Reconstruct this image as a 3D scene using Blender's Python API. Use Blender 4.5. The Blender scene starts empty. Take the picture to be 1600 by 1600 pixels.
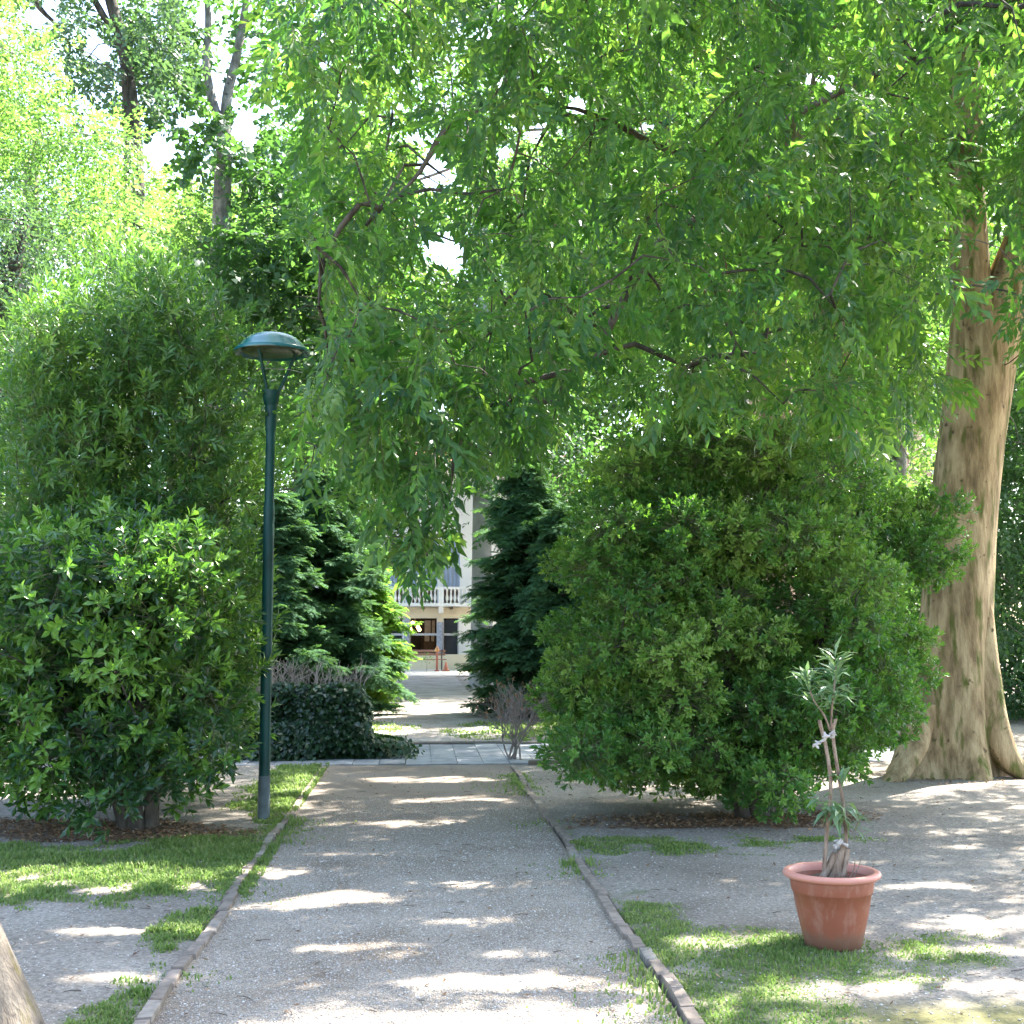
import bpy, math, random
import numpy as np
from mathutils import Vector, Matrix, Euler

# ------------------------------------------------------------------ camera, sky, sun, exposure
scene = bpy.context.scene
COL = scene.collection
CAM = Vector((0.0, 0.0, 1.55))
F = 2000.0                                    # focal length in pixels of the 1600 px photograph
PITCH = math.atan(190 / F); YAW = math.atan(145 * math.cos(PITCH) / F)
camd = bpy.data.cameras.new('camera'); cam = bpy.data.objects.new('camera', camd); COL.objects.link(cam)
cam.location = CAM
cam.rotation_euler = (math.radians(90) + PITCH, 0, -YAW)
camd.sensor_width = 36; camd.lens = 36 * F / 1600; camd.clip_start = 0.05; camd.clip_end = 1500
scene.camera = cam
ROT = Euler(cam.rotation_euler).to_matrix()
RN = np.array(ROT)

SUN_AZ = math.radians(50)                     # to the right of the path direction
SUN_EL = math.radians(52)
world = bpy.data.worlds.new('World'); scene.world = world; world.use_nodes = True
nt = world.node_tree
bg = nt.nodes['Background']
sky = nt.nodes.new('ShaderNodeTexSky'); sky.sky_type = 'NISHITA'; sky.sun_disc = False
sky.sun_elevation = SUN_EL; sky.sun_rotation = SUN_AZ
sky.air_density = 1.0; sky.dust_density = 2.2; sky.ozone_density = .8
nt.links.new(sky.outputs[0], bg.inputs[0]); bg.inputs[1].default_value = 0.15
TO_SUN = Vector((math.sin(SUN_AZ) * math.cos(SUN_EL), math.cos(SUN_AZ) * math.cos(SUN_EL), math.sin(SUN_EL)))
sund = bpy.data.lights.new('sun', 'SUN'); sun = bpy.data.objects.new('sun', sund); COL.objects.link(sun)
sund.energy = 5.0; sund.angle = math.radians(0.53); sund.color = (1.0, 0.95, 0.86)
sun.rotation_euler = (-TO_SUN).to_track_quat('-Z', 'Y').to_euler(); sun.location = (10, 20, 30)
scene.view_settings.view_transform = 'Standard'
try: scene.view_settings.look = 'None'
except Exception: pass
scene.view_settings.exposure = 2.82; scene.view_settings.gamma = 1.0
scene.view_settings.use_curve_mapping = False
scene.cycles.use_denoising = True
try: scene.cycles.denoiser = 'OPENIMAGEDENOISE'
except Exception: pass
scene.cycles.max_bounces = 10; scene.cycles.diffuse_bounces = 5; scene.cycles.transmission_bounces = 6
scene.cycles.caustics_reflective = False; scene.cycles.caustics_refractive = False
scene.cycles.sample_clamp_indirect = 6.0

rng = np.random.default_rng(7)
random.seed(7)

def P(px, py, Y):
    """The world point at depth Y (metres along the path) that shows at pixel (px, py) of the photograph."""
    d = ROT @ Vector(((px - 800) / F, (800 - py) / F, -1.0))
    return CAM + d * (Y / d.y)

def proj(pts):
    q = (np.asarray(pts) - np.array(CAM)) @ RN
    w = np.maximum(-q[:, 2], 1e-3)
    return 800 + F * q[:, 0] / w, 800 - F * q[:, 1] / w, -q[:, 2]

# ------------------------------------------------------------------ noise
def _hash(ix, iy, iz, seed):
    h = (ix * 374761393 + iy * 668265263 + iz * 2147483647 + seed * 1274126177) & 0xffffffff
    h = ((h ^ (h >> 13)) * 1274126177) & 0xffffffff
    return ((h ^ (h >> 16)) & 0xffff) / 65535.0

def noise(x, y, z=0.0, seed=0):
    x = np.asarray(x, float); y = np.asarray(y, float); z = np.asarray(z, float) + 0 * x
    ix, iy, iz = np.floor(x).astype(np.int64), np.floor(y).astype(np.int64), np.floor(z).astype(np.int64)
    fx, fy, fz = x - ix, y - iy, z - iz
    fx, fy, fz = fx * fx * (3 - 2 * fx), fy * fy * (3 - 2 * fy), fz * fz * (3 - 2 * fz)
    r = 0
    for a in (0, 1):
        for b in (0, 1):
            for c in (0, 1):
                r = r + _hash(ix + a, iy + b, iz + c, seed) * (fx if a else 1 - fx) * (fy if b else 1 - fy) * (fz if c else 1 - fz)
    return r

def fbm(x, y, s=1.0, seed=0, o=4):
    r = 0; a = .5
    for k in range(o):
        r = r + a * noise(np.asarray(x) * s, np.asarray(y) * s, 0.0, seed + k); a *= .5; s *= 2.03
    return r / (1 - .5 ** o)

# ------------------------------------------------------------------ object helpers
def tag(o, label=None, cat=None, group=None, kind=None):
    if label: o['label'] = label
    if cat: o['category'] = cat
    if group: o['group'] = group
    if kind: o['kind'] = kind
    return o

def empty(name, loc, label=None, cat=None, group=None, rz=0):
    o = bpy.data.objects.new(name, None); COL.objects.link(o)
    o.location = loc; o.rotation_euler.z = rz; o.empty_display_size = .2
    return tag(o, label, cat, group)

def link(name, me, parent=None, loc=None):
    o = bpy.data.objects.new(name, me); COL.objects.link(o)
    if parent is not None:
        o.parent = parent
    if loc is not None: o.location = loc
    return o

def npmesh(name, V, T, mat, tint=None, smooth=False, mats=None, midx=None):
    """Mesh from numpy: V (n,3), T (m,3) or (m,4)."""
    V = np.ascontiguousarray(V, np.float32); T = np.ascontiguousarray(T, np.int32)
    me = bpy.data.meshes.new(name)
    k = T.shape[1]
    me.vertices.add(len(V)); me.vertices.foreach_set('co', V.ravel())
    me.loops.add(T.size); me.loops.foreach_set('vertex_index', T.ravel())
    me.polygons.add(len(T)); me.polygons.foreach_set('loop_start', np.arange(0, T.size, k, dtype=np.int32))
    me.polygons.foreach_set('use_smooth', np.full(len(T), smooth, bool))
    if mats:
        for m in mats: me.materials.append(m)
        me.polygons.foreach_set('material_index', np.ascontiguousarray(midx, np.int32))
    elif mat: me.materials.append(mat)
    if tint is not None:
        a = me.attributes.new('tint', 'FLOAT', 'POINT'); a.data.foreach_set('value', np.ascontiguousarray(tint, np.float32))
    me.update(calc_edges=True)
    return me

class MB:
    """Collects simple shapes into one mesh."""
    def __init__(s): s.v = []; s.f = []
    def add(s, vs, fs):
        n = len(s.v); s.v += [tuple(v) for v in vs]; s.f += [tuple(i + n for i in f) for f in fs]; return s
    def box(s, x0, y0, z0, x1, y1, z1, c=0.0):
        if c <= 0:
            vs = [(x, y, z) for z in (z0, z1) for y in (y0, y1) for x in (x0, x1)]
            fs = [(0, 2, 3, 1), (4, 5, 7, 6), (0, 1, 5, 4), (2, 6, 7, 3), (0, 4, 6, 2), (1, 3, 7, 5)]
            return s.add(vs, fs)
        vs = [(x0, y0, z0), (x1, y0, z0), (x1, y1, z0), (x0, y1, z0), (x0, y0, z1 - c), (x1, y0, z1 - c), (x1, y1, z1 - c), (x0, y1, z1 - c),
              (x0 + c, y0 + c, z1), (x1 - c, y0 + c, z1), (x1 - c, y1 - c, z1), (x0 + c, y1 - c, z1)]
        fs = [(3, 2, 1, 0), (0, 1, 5, 4), (1, 2, 6, 5), (2, 3, 7, 6), (3, 0, 4, 7), (4, 5, 9, 8), (5, 6, 10, 9), (6, 7, 11, 10), (7, 4, 8, 11), (8, 9, 10, 11)]
        return s.add(vs, fs)
    def lathe(s, prof, n=32, c=(0, 0, 0)):
        vs = []; fs = []
        for (r, z) in prof:
            for i in range(n):
                a = 2 * math.pi * i / n; vs.append((c[0] + r * math.cos(a), c[1] + r * math.sin(a), c[2] + z))
        for k in range(len(prof) - 1):
            for i in range(n):
                j = (i + 1) % n; fs.append((k * n + i, k * n + j, (k + 1) * n + j, (k + 1) * n + i))
        return s.add(vs, fs)
    def tube(s, pts, rads, n=8, cap=True):
        vs, fs = tube_vf(pts, rads, n, cap); return s.add(vs, fs)
    def mesh(s, name, mat, smooth=False):
        me = bpy.data.meshes.new(name); me.from_pydata(s.v, [], s.f); me.materials.append(mat)
        if smooth:
            for p in me.polygons: p.use_smooth = True
        me.update(); return me
    def build(s, name, mat, parent=None, smooth=False):
        o = link(name, s.mesh(name, mat, smooth), parent)
        if smooth == 'auto' or smooth is True:
            try: o.data.set_sharp_from_angle(angle=math.radians(45))
            except Exception: pass
        return o

def tube_vf(pts, rads, n=6, cap=True):
    pts = np.array([tuple(p) for p in pts], float); m = len(pts)
    d = np.gradient(pts, axis=0); d /= np.linalg.norm(d, axis=1)[:, None] + 1e-9
    up = np.array([0.3, 0.9, 0.1]) if abs(d[0][2]) > .7 else np.array([0, 0, 1.0])
    vs = []
    a = np.arange(n) * 2 * math.pi / n
    for i in range(m):
        x = np.cross(d[i], up); x /= np.linalg.norm(x) + 1e-9; y = np.cross(d[i], x); up = np.cross(x, d[i])
        r = rads[i] if hasattr(rads, '__len__') else rads
        vs.append(pts[i] + r * (np.cos(a)[:, None] * x + np.sin(a)[:, None] * y))
    vs = np.concatenate(vs)
    fs = [(k * n + i, k * n + (i + 1) % n, (k + 1) * n + (i + 1) % n, (k + 1) * n + i) for k in range(m - 1) for i in range(n)]
    if cap:
        fs.append(tuple(range(n - 1, -1, -1))); fs.append(tuple((m - 1) * n + i for i in range(n)))
    return vs, fs

def smooth_path(pts, k=4):
    """Catmull-Rom through points."""
    p = [Vector(q) for q in pts]; p = [p[0] * 2 - p[1]] + p + [p[-1] * 2 - p[-2]]; out = []
    for i in range(1, len(p) - 2):
        for j in range(k):
            t = j / k
            out.append(.5 * ((2 * p[i]) + (p[i + 1] - p[i - 1]) * t + (2 * p[i - 1] - 5 * p[i] + 4 * p[i + 1] - p[i + 2]) * t * t + (3 * p[i] - p[i - 1] - 3 * p[i + 1] + p[i + 2]) * t ** 3))
    out.append(p[-2]); return out

# ------------------------------------------------------------------ materials
def newmat(name):
    m = bpy.data.materials.new(name); m.use_nodes = True; t = m.node_tree
    b = t.nodes['Principled BSDF']; return m, t, b, t.nodes.new, t.links.new

def ramp(t, fac, stops):
    r = t.nodes.new('ShaderNodeValToRGB'); e = r.color_ramp.elements
    while len(e) < len(stops): e.new(.5)
    for el, (p, c) in zip(e, stops): el.position = p; el.color = (*c, 1) if len(c) == 3 else c
    t.links.new(fac, r.inputs[0]); return r.outputs[0]

def leafmat(name, cols, trans, gloss=.35, tf=.45, spec=.5):
    """cols: ramp of base colours picked by each leaf's own tint."""
    m, t, b, N, L = newmat(name)
    at = N('ShaderNodeAttribute'); at.attribute_name = 'tint'
    c = ramp(t, at.outputs['Fac'], [(i / (len(cols) - 1), k) for i, k in enumerate(cols)])
    c2 = ramp(t, at.outputs['Fac'], [(i / (len(trans) - 1), k) for i, k in enumerate(trans)])
    L(c, b.inputs['Base Color']); b.inputs['Roughness'].default_value = gloss
    b.inputs['Specular IOR Level'].default_value = spec
    tr = N('ShaderNodeBsdfTranslucent'); L(c2, tr.inputs[0])
    mx = N('ShaderNodeMixShader'); mx.inputs[0].default_value = tf
    L(b.outputs[0], mx.inputs[1]); L(tr.outputs[0], mx.inputs[2])
    L(mx.outputs[0], t.nodes['Material Output'].inputs[0])
    return m

def plain(name, col, rough=.6, metal=0.0, var=.15, scale=8, bump=0.0, spec=.5):
    m, t, b, N, L = newmat(name)
    tc = N('ShaderNodeTexCoord'); n = N('ShaderNodeTexNoise'); n.inputs['Scale'].default_value = scale; n.inputs['Detail'].default_value = 6
    L(tc.outputs['Object'], n.inputs[0])
    a = tuple(max(0, k * (1 - var)) for k in col); c = tuple(min(1, k * (1 + var)) for k in col)
    L(ramp(t, n.outputs[0], [(.3, a), (.7, c)]), b.inputs['Base Color'])
    b.inputs['Roughness'].default_value = rough; b.inputs['Metallic'].default_value = metal; b.inputs['Specular IOR Level'].default_value = spec
    if bump:
        bp = N('ShaderNodeBump'); bp.inputs['Strength'].default_value = bump; bp.inputs['Distance'].default_value = .01
        L(n.outputs[0], bp.inputs['Height']); L(bp.outputs[0], b.inputs['Normal'])
    return m

def barkmat(name, a, c, moss=(.09, .10, .02), mossamt=.0, sc=(5, 5, 1.0), rough=.85):
    m, t, b, N, L = newmat(name)
    g = N('ShaderNodeNewGeometry'); mp = N('ShaderNodeMapping'); mp.inputs['Scale'].default_value = sc
    L(g.outputs['Position'], mp.inputs[0])
    n = N('ShaderNodeTexNoise'); n.inputs['Scale'].default_value = 1.6; n.inputs['Detail'].default_value = 9; n.inputs['Roughness'].default_value = .62
    L(mp.outputs[0], n.inputs[0])
    base = ramp(t, n.outputs[0], [(.30, tuple(k * .45 for k in a)), (.45, a), (.62, c), (.8, tuple(min(1, k * 1.2) for k in c))])
    n2 = N('ShaderNodeTexNoise'); n2.inputs['Scale'].default_value = 14; n2.inputs['Detail'].default_value = 8; L(mp.outputs[0], n2.inputs[0])
    # dark fissures and scars
    n3 = N('ShaderNodeTexNoise'); n3.inputs['Scale'].default_value = 8.5; n3.inputs['Detail'].default_value = 5; L(g.outputs['Position'], n3.inputs[0])
    sc_ = ramp(t, n3.outputs[0], [(.645, (0, 0, 0)), (.70, (1, 1, 1))])
    mx = N('ShaderNodeMixRGB'); L(sc_, mx.inputs[0]); L(base, mx.inputs[1]); mx.inputs[2].default_value = (*[k * .35 for k in a], 1)
    last = mx.outputs[0]
    if mossamt:
        n4 = N('ShaderNodeTexNoise'); n4.inputs['Scale'].default_value = 1.7; n4.inputs['Detail'].default_value = 7; L(mp.outputs[0], n4.inputs[0])
        mk = ramp(t, n4.outputs[0], [(.62 - mossamt * .2, (0, 0, 0)), (.74 - mossamt * .2, (1, 1, 1))])
        m2 = N('ShaderNodeMixRGB'); L(mk, m2.inputs[0]); L(last, m2.inputs[1]); m2.inputs[2].default_value = (*moss, 1); last = m2.outputs[0]
    L(last, b.inputs['Base Color']); b.inputs['Roughness'].default_value = rough; b.inputs['Specular IOR Level'].default_value = .25
    bp = N('ShaderNodeBump'); bp.inputs['Strength'].default_value = .7; bp.inputs['Distance'].default_value = .02
    ad = N('ShaderNodeMath'); ad.operation = 'ADD'; L(n.outputs[0], ad.inputs[0]); L(n2.outputs[0], ad.inputs[1])
    L(ad.outputs[0], bp.inputs['Height']); L(bp.outputs[0], b.inputs['Normal'])
    return m

M = {}
M['twig'] = plain('green_brown_shoot', (.10, .10, .05), .8, var=.3, scale=4)
# leaf colours: reflective base colours 0.03-0.12, the light coming through is yellower
M['hang'] = leafmat('hanging_leaf', [(.018, .058, .020), (.036, .096, .026), (.064, .136, .034), (.11, .17, .038)],
                    [(.11, .30, .035), (.19, .42, .045), (.32, .55, .06)], .40, .45, .35)
M['pitto'] = leafmat('small_glossy_leaf', [(.028, .085, .022), (.075, .17, .035), (.12, .225, .045), (.19, .28, .06)],
                     [(.15, .38, .03), (.26, .50, .05)], .34, .38, .4)
M['laurel'] = leafmat('laurel_leaf', [(.03, .085, .03), (.055, .13, .038), (.09, .18, .042), (.15, .25, .04)],
                      [(.14, .34, .05), (.24, .46, .05)], .34, .34)
M['glossy'] = leafmat('broad_glossy_leaf', [(.014, .038, .018), (.03, .08, .024), (.075, .17, .032), (.15, .28, .045)],
                      [(.12, .34, .03), (.22, .45, .04)], .3, .28)
M['yew'] = leafmat('needle_spray', [(.035, .09, .055), (.065, .15, .08), (.11, .21, .095)],
                   [(.10, .24, .05), (.16, .34, .05)], .75, .32, .15)
M['fresh'] = leafmat('fresh_needle_spray', [(.05, .12, .035), (.08, .17, .04), (.11, .21, .05)],
                     [(.25, .48, .06), (.34, .58, .08)], .75, .5, .15)
M['far'] = leafmat('far_leaf', [(.04, .10, .035), (.065, .13, .04), (.10, .17, .045)],
                   [(.14, .34, .06), (.28, .50, .08)], .5, .45)
M['fardark'] = leafmat('far_dark_leaf', [(.025, .06, .03), (.035, .085, .035), (.05, .11, .04)],
                       [(.10, .26, .04), (.16, .34, .05)], .5, .36)
M['bluegreen'] = leafmat('blue_green_leaf', [(.03, .065, .045), (.045, .09, .06), (.06, .12, .065)],
                         [(.12, .25, .07), (.18, .33, .07)], .45, .32)
M['ivy'] = leafmat('ivy_leaf', [(.010, .026, .014), (.02, .05, .024), (.04, .085, .04)],
                   [(.06, .18, .04), (.12, .28, .05)], .28, .2)
M['olean'] = leafmat('oleander_leaf', [(.07, .13, .08), (.10, .18, .10), (.16, .23, .10)],
                     [(.2, .36, .12), (.28, .42, .12)], .42, .3)
M['grass'] = leafmat('grass_blade', [(.07, .12, .03), (.11, .165, .04), (.16, .20, .055), (.32, .30, .17)],
                     [(.20, .36, .08), (.32, .44, .12)], .5, .4, .3)
M['litter'] = leafmat('dry_leaf', [(.09, .05, .03), (.16, .09, .05), (.25, .15, .08), (.33, .24, .15)],
                      [(.2, .11, .05), (.3, .2, .1)], .7, .15, .2)
M['dry'] = plain('dry_twig', (.30, .25, .22), .9, var=.3, scale=5)
M['bark_big'] = barkmat('pale_smooth_bark', (.25, .175, .09), (.42, .315, .175), mossamt=.42, sc=(6, 6, 1.3))
M['bark_mid'] = barkmat('brown_bark', (.16, .115, .08), (.25, .18, .13), mossamt=.2, sc=(6, 6, .8))
M['bark_grey'] = barkmat('grey_bark', (.17, .155, .14), (.28, .26, .235), sc=(6, 6, 3.0))
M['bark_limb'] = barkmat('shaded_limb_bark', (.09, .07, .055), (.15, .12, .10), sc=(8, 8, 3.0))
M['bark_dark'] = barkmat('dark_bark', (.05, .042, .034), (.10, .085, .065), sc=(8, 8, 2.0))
M['bark_near'] = barkmat('near_bark', (.12, .10, .08), (.20, .17, .135), moss=(.12, .10, .03), mossamt=.3, sc=(6, 6, 1.2))

# ------------------------------------------------------------------ leaves
def leaf_shape(l, w, bend=.12, fold=.25, full=True, obovate=.5):
    """One leaf along +Y, its face towards +Z. Four triangles (two when small)."""
    if full:
        V = [(0, 0, 0), (-w / 2, l * obovate, fold * w * .5), (0, l * .52, 0), (w / 2, l * obovate, fold * w * .5), (0, l, -bend * l)]
        T = [(0, 2, 1), (1, 2, 4), (0, 3, 2), (2, 3, 4)]
    else:
        V = [(0, 0, 0), (-w / 2, l * obovate, fold * w * .5), (w / 2, l * obovate, fold * w * .5), (0, l, -bend * l)]
        T = [(0, 2, 1), (1, 2, 3)]
    return np.array(V, float), np.array(T, int)

def norm(a): return a / (np.linalg.norm(a, axis=-1, keepdims=True) + 1e-9)

def frames(d, up=None, twist=0.0):
    """Rotation matrices (n,3,3) whose Y column is d and whose Z column is as near to up as can be."""
    n = len(d); d = norm(d)
    if up is None: up = np.tile([0, 0, 1.0], (n, 1))
    up = up + rng.normal(0, twist, (n, 3)) + 1e-3 * rng.normal(0, 1, (n, 3))
    x = norm(np.cross(d, up)); z = np.cross(x, d)
    return np.stack([x, d, z], axis=2)

def sprig_alternate(n, L, l0, ang=45, seed=0, whorl=False):
    """Leaf frames along a twig (+Y): returns R (n,3,3), t (n,3), s (n)."""
    r = np.random.default_rng(seed); R = []; t = []; s = []
    for i in range(n):
        u = (i + .5) / n
        if whorl:
            az = i * 2.4 + r.normal(0, .3); el = math.radians(ang) * (1 - u) + math.radians(12) + r.normal(0, .12)
            d = np.array([math.sin(el) * math.cos(az), math.cos(el), math.sin(el) * math.sin(az)])
            up = np.array([-math.cos(az) * .9, .6, -math.sin(az) * .9])
            t.append([0, L * u, 0])
        else:
            side = 1 if i % 2 else -1
            a = math.radians(ang * (1 - .55 * u) + r.normal(0, 12)) * side
            d = np.array([math.sin(a), math.cos(a), r.normal(-.12, .2)])
            up = np.array([r.normal(0, .35), r.normal(0, .2), 1.0])
            t.append([0, L * u, -.08 * L * u * u])
        d = d / np.linalg.norm(d); x = np.cross(d, up); x /= np.linalg.norm(x); z = np.cross(x, d)
        R.append(np.stack([x, d, z], axis=1)); s.append(l0 * r.uniform(.75, 1.15) * (1 - .25 * abs(u - .5)))
    return np.array(R), np.array(t), np.array(s)

def expand(sprigs, R, loc, sc, tint, jit=.12):
    """Sprig variants placed by frames (R, loc, scale) -> leaf frames."""
    A, B, S, U = [], [], [], []
    pick = rng.integers(0, len(sprigs), len(loc))
    for k, (r, t, s) in enumerate(sprigs):
        m = pick == k
        if not m.any(): continue
        RR = np.einsum('nij,kjl->nkil', R[m], r); TT = loc[m][:, None] + np.einsum('nij,kj->nki', R[m], t) * sc[m][:, None, None]
        SS = sc[m][:, None] * s[None]; UU = tint[m][:, None] + rng.normal(0, jit, SS.shape)
        A.append(RR.reshape(-1, 3, 3)); B.append(TT.reshape(-1, 3)); S.append(SS.ravel()); U.append(UU.ravel())
    return np.concatenate(A), np.concatenate(B), np.concatenate(S), np.clip(np.concatenate(U), 0, 1)

STATS = {}
def leaf_mesh(name, shape, fr, mat):
    V0, T0 = shape; R, t, s, u = fr
    V = np.einsum('nij,kj->nki', R, V0) * s[:, None, None] + t[:, None]
    nv = len(V0); T = (T0[None] + (np.arange(len(t)) * nv)[:, None, None]).reshape(-1, 3)
    STATS[name] = STATS.get(name, 0) + len(T)
    return npmesh(name, V.reshape(-1, 3), T, mat, np.repeat(u, nv))

LEAFCACHE = {}
def add_leaves(thing, part, shape, fr, mat, singles=0, single_name='leaf', key=None, boxpx=None):
    """Foliage of one plant: the leaves that show largest as parts of their own, all the others as one mesh."""
    R, t, s, u = fr
    keep = np.ones(len(t), bool)
    if singles:
        x, y, w = proj(t)
        inside = (x > 5) & (x < 1595) & (y > 5) & (y < 1595) & (w > .5)
        if boxpx is not None: inside &= (x > boxpx[0]) & (x < boxpx[2]) & (y > boxpx[1]) & (y < boxpx[3])
        idx = np.nonzero(inside)[0]
        face = np.abs(np.einsum('ni,ni->n', R[idx][:, :, 2], norm(np.array(CAM) - t[idx])))
        idx = idx[np.argsort(w[idx])]
        cell = {}
        for i in idx:
            c = (int(x[i] // 14), int(y[i] // 14))
            if c not in cell: cell[c] = i
        cand = np.array(list(cell.values()))
        f = np.abs(np.einsum('ni,ni->n', R[cand][:, :, 2], norm(np.array(CAM) - t[cand])))
        score = s[cand] / w[cand] * (.25 + f)
        cand = cand[np.argsort(-score)][:singles]
        keep[cand] = False
        inv = thing.matrix_world.inverted() if thing.parent else Matrix.Translation(-thing.location)
        V0, T0 = shape
        key = key or mat.name
        for q in range(5):
            if (key, q) not in LEAFCACHE:
                LEAFCACHE[(key, q)] = npmesh(single_name, V0, T0, mat, np.full(len(V0), .15 + .17 * q))
        for i in cand:
            o = bpy.data.objects.new(single_name, LEAFCACHE[(key, int(min(4, max(0, (u[i] - .07) / .17))))]); COL.objects.link(o)
            o.parent = thing
            m = Matrix(R[i].tolist()).to_4x4() @ Matrix.Scale(float(s[i]), 4); m.translation = Vector(t[i])
            o.matrix_basis = inv @ m
    R, t, s, u = R[keep], t[keep] - np.array(thing.location), s[keep], u[keep]
    o = link(part, leaf_mesh(part, shape, (R, t, s, u), mat), thing)
    o['kind'] = 'stuff'
    return o

# ------------------------------------------------------------------ wood
class Wood:
    """Trunk and limbs given by hand, finer branches grown to reach each foliage clump."""
    def __init__(s): s.lines = []; s.par = []
    def line(s, pts, par=None): s.lines.append([Vector(p) for p in pts]); s.par.append(par); return len(s.lines) - 1
    def grow(s, centres, start=0, hand=None, sag=.12, wob=.08):
        hand = len(s.lines)
        nodes = []; own = []
        for li, l in enumerate(s.lines):
            for k, p in enumerate(l):
                if li == 0 and k < start: continue
                nodes.append(p); own.append((li, k))
        N_ = np.array([tuple(p) for p in nodes])
        C = np.array([tuple(c) for c in centres])
        d0 = np.min(np.linalg.norm(C[:, None] - N_[None], axis=2), axis=1)
        for ci in np.argsort(d0):
            c = C[ci]; dv = c - N_; d = np.linalg.norm(dv, axis=1) + .35 * np.maximum(0, -dv[:, 2])
            k = int(np.argmin(d)); a = Vector(N_[k]); b = Vector(c); ln = (b - a).length
            n = max(2, min(6, int(ln / .35) + 1)); pts = [a]
            for i in range(1, n + 1):
                t = i / n; p = a.lerp(b, t); p.z += sag * ln * math.sin(t * math.pi)
                if i < n: p += Vector(rng.normal(0, wob * ln * .5, 3))
                pts.append(p)
            s.lines.append(pts); s.par.append(own[k]); li = len(s.lines) - 1
            N_ = np.vstack([N_, np.array([tuple(p) for p in pts[1:]])]); own += [(li, i) for i in range(1, len(pts))]
        s.hand = hand; return s
    def mesh(s, name, mat, origin, r0=.006, ex=.5, rmax=.2, n=5):
        W = [np.ones(len(l)) for l in s.lines]
        for li in range(len(s.lines) - 1, -1, -1):
            if s.par[li] is None: continue
            p, k = s.par[li]; W[p][:k + 1] += W[li][0]
        VV, FF = [], []; off = 0
        for li in range(s.hand, len(s.lines)):
            r = np.minimum(r0 * W[li] ** ex, rmax); r[-1] *= .4
            v, f = tube_vf(s.lines[li], r, n, False); VV.append(v); FF.append(np.array(f) + off); off += len(v)
        return npmesh(name, np.concatenate(VV) - np.array(origin), np.concatenate(FF), mat, smooth=True)

def lofted(name, mat, pts, rads, origin, parent=None, n=20, wob=.05, flare=0.0, lobes=5, seed=0, k=5, zf=1.0, phase=0.0):
    """A trunk: smoothly bent tube with uneven, fluted girth and root flare."""
    path = smooth_path(pts, k); rr = np.interp(np.linspace(0, len(pts) - 1, len(path)), range(len(pts)), rads)
    m = len(path); a = np.arange(n) * 2 * math.pi / n; z0 = path[0].z; VV = []
    for i, p in enumerate(path):
        h = p.z - z0
        fl = flare * math.exp(-max(0, h) / (.35 * zf))
        w = 1 + wob * (noise(np.cos(a) * 1.6 + 5, np.sin(a) * 1.6 + 5, h * .9, seed) - .5) * 2
        flute = (np.cos(a * lobes + phase + h * .12) * .5 + .5) ** 1.5
        r = rr[i] * w * (1 + .07 * (flute - .5) + fl * (.25 + flute))
        VV.append(np.stack([p.x + r * np.cos(a), p.y + r * np.sin(a), np.full(n, p.z)], 1))
    V = np.concatenate(VV) - np.array(origin)
    T = np.array([(q * n + i, q * n + (i + 1) % n, (q + 1) * n + (i + 1) % n, (q + 1) * n + i) for q in range(m - 1) for i in range(n)])
    return link(name, npmesh(name, V, T, mat, smooth=True), parent)

def hung(c, r, n, sprig_scale, spread=.7, droop=.9, up=0.0):
    """Sprigs filling an ellipsoid clump: directions point outwards and hang."""
    q = rng.normal(0, 1, (n, 3)); q = norm(q) * (rng.uniform(0, 1, (n, 1)) ** .45)
    loc = np.array(c) + q * np.array(r)
    d = norm(q) * spread + np.array([0, 0, -droop + up]) + rng.normal(0, .35, (n, 3))
    return loc, d, rng.uniform(.75, 1.25, n) * sprig_scale

def inpoly(px, py, poly):
    c = False; n = len(poly)
    for i in range(n):
        (x1, y1), (x2, y2) = poly[i], poly[i - 1]
        if (y1 > py) != (y2 > py) and px < (x2 - x1) * (py - y1) / (y2 - y1) + x1: c = not c
    return c

# openings in the foliage where the sky shows in the photograph (pixel x, y, radius)
GAPS = [(672, 272, 32), (650, 215, 22), (702, 392, 32), (205, 150, 24), (150, 70, 26), (385, 205, 24), (300, 190, 18), (250, 235, 24), (345, 150, 22),
        (60, 25, 26), (170, 22, 20), (318, 20, 22), (355, 92, 16), (900, 165, 18), (830, 205, 20), (790, 240, 14), (745, 795, 26), (800, 760, 22), (1012, 200, 12), (1260, 120, 14), (1300, 130, 14), (505, 92, 14), (690, 630, 10)]
def in_gap(p, pad=0.0):
    x, y, w = proj(np.array([tuple(p)]))
    return any((x[0] - a) ** 2 + (y[0] - b) ** 2 < (r * .95 + pad) ** 2 for a, b, r in GAPS)
def gapmask(t, grow=0.0):
    x, y, w = proj(t); k = np.ones(len(t), bool)
    for a, b, r in GAPS:
        rr = r * (.25 + .95 * noise(x * .035, y * .035, 0, 3) + .55 * noise(x * .13, y * .13, 0, 4)) + grow
        k &= (x - a) ** 2 + (y - b) ** 2 > rr ** 2
    return k
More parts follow.
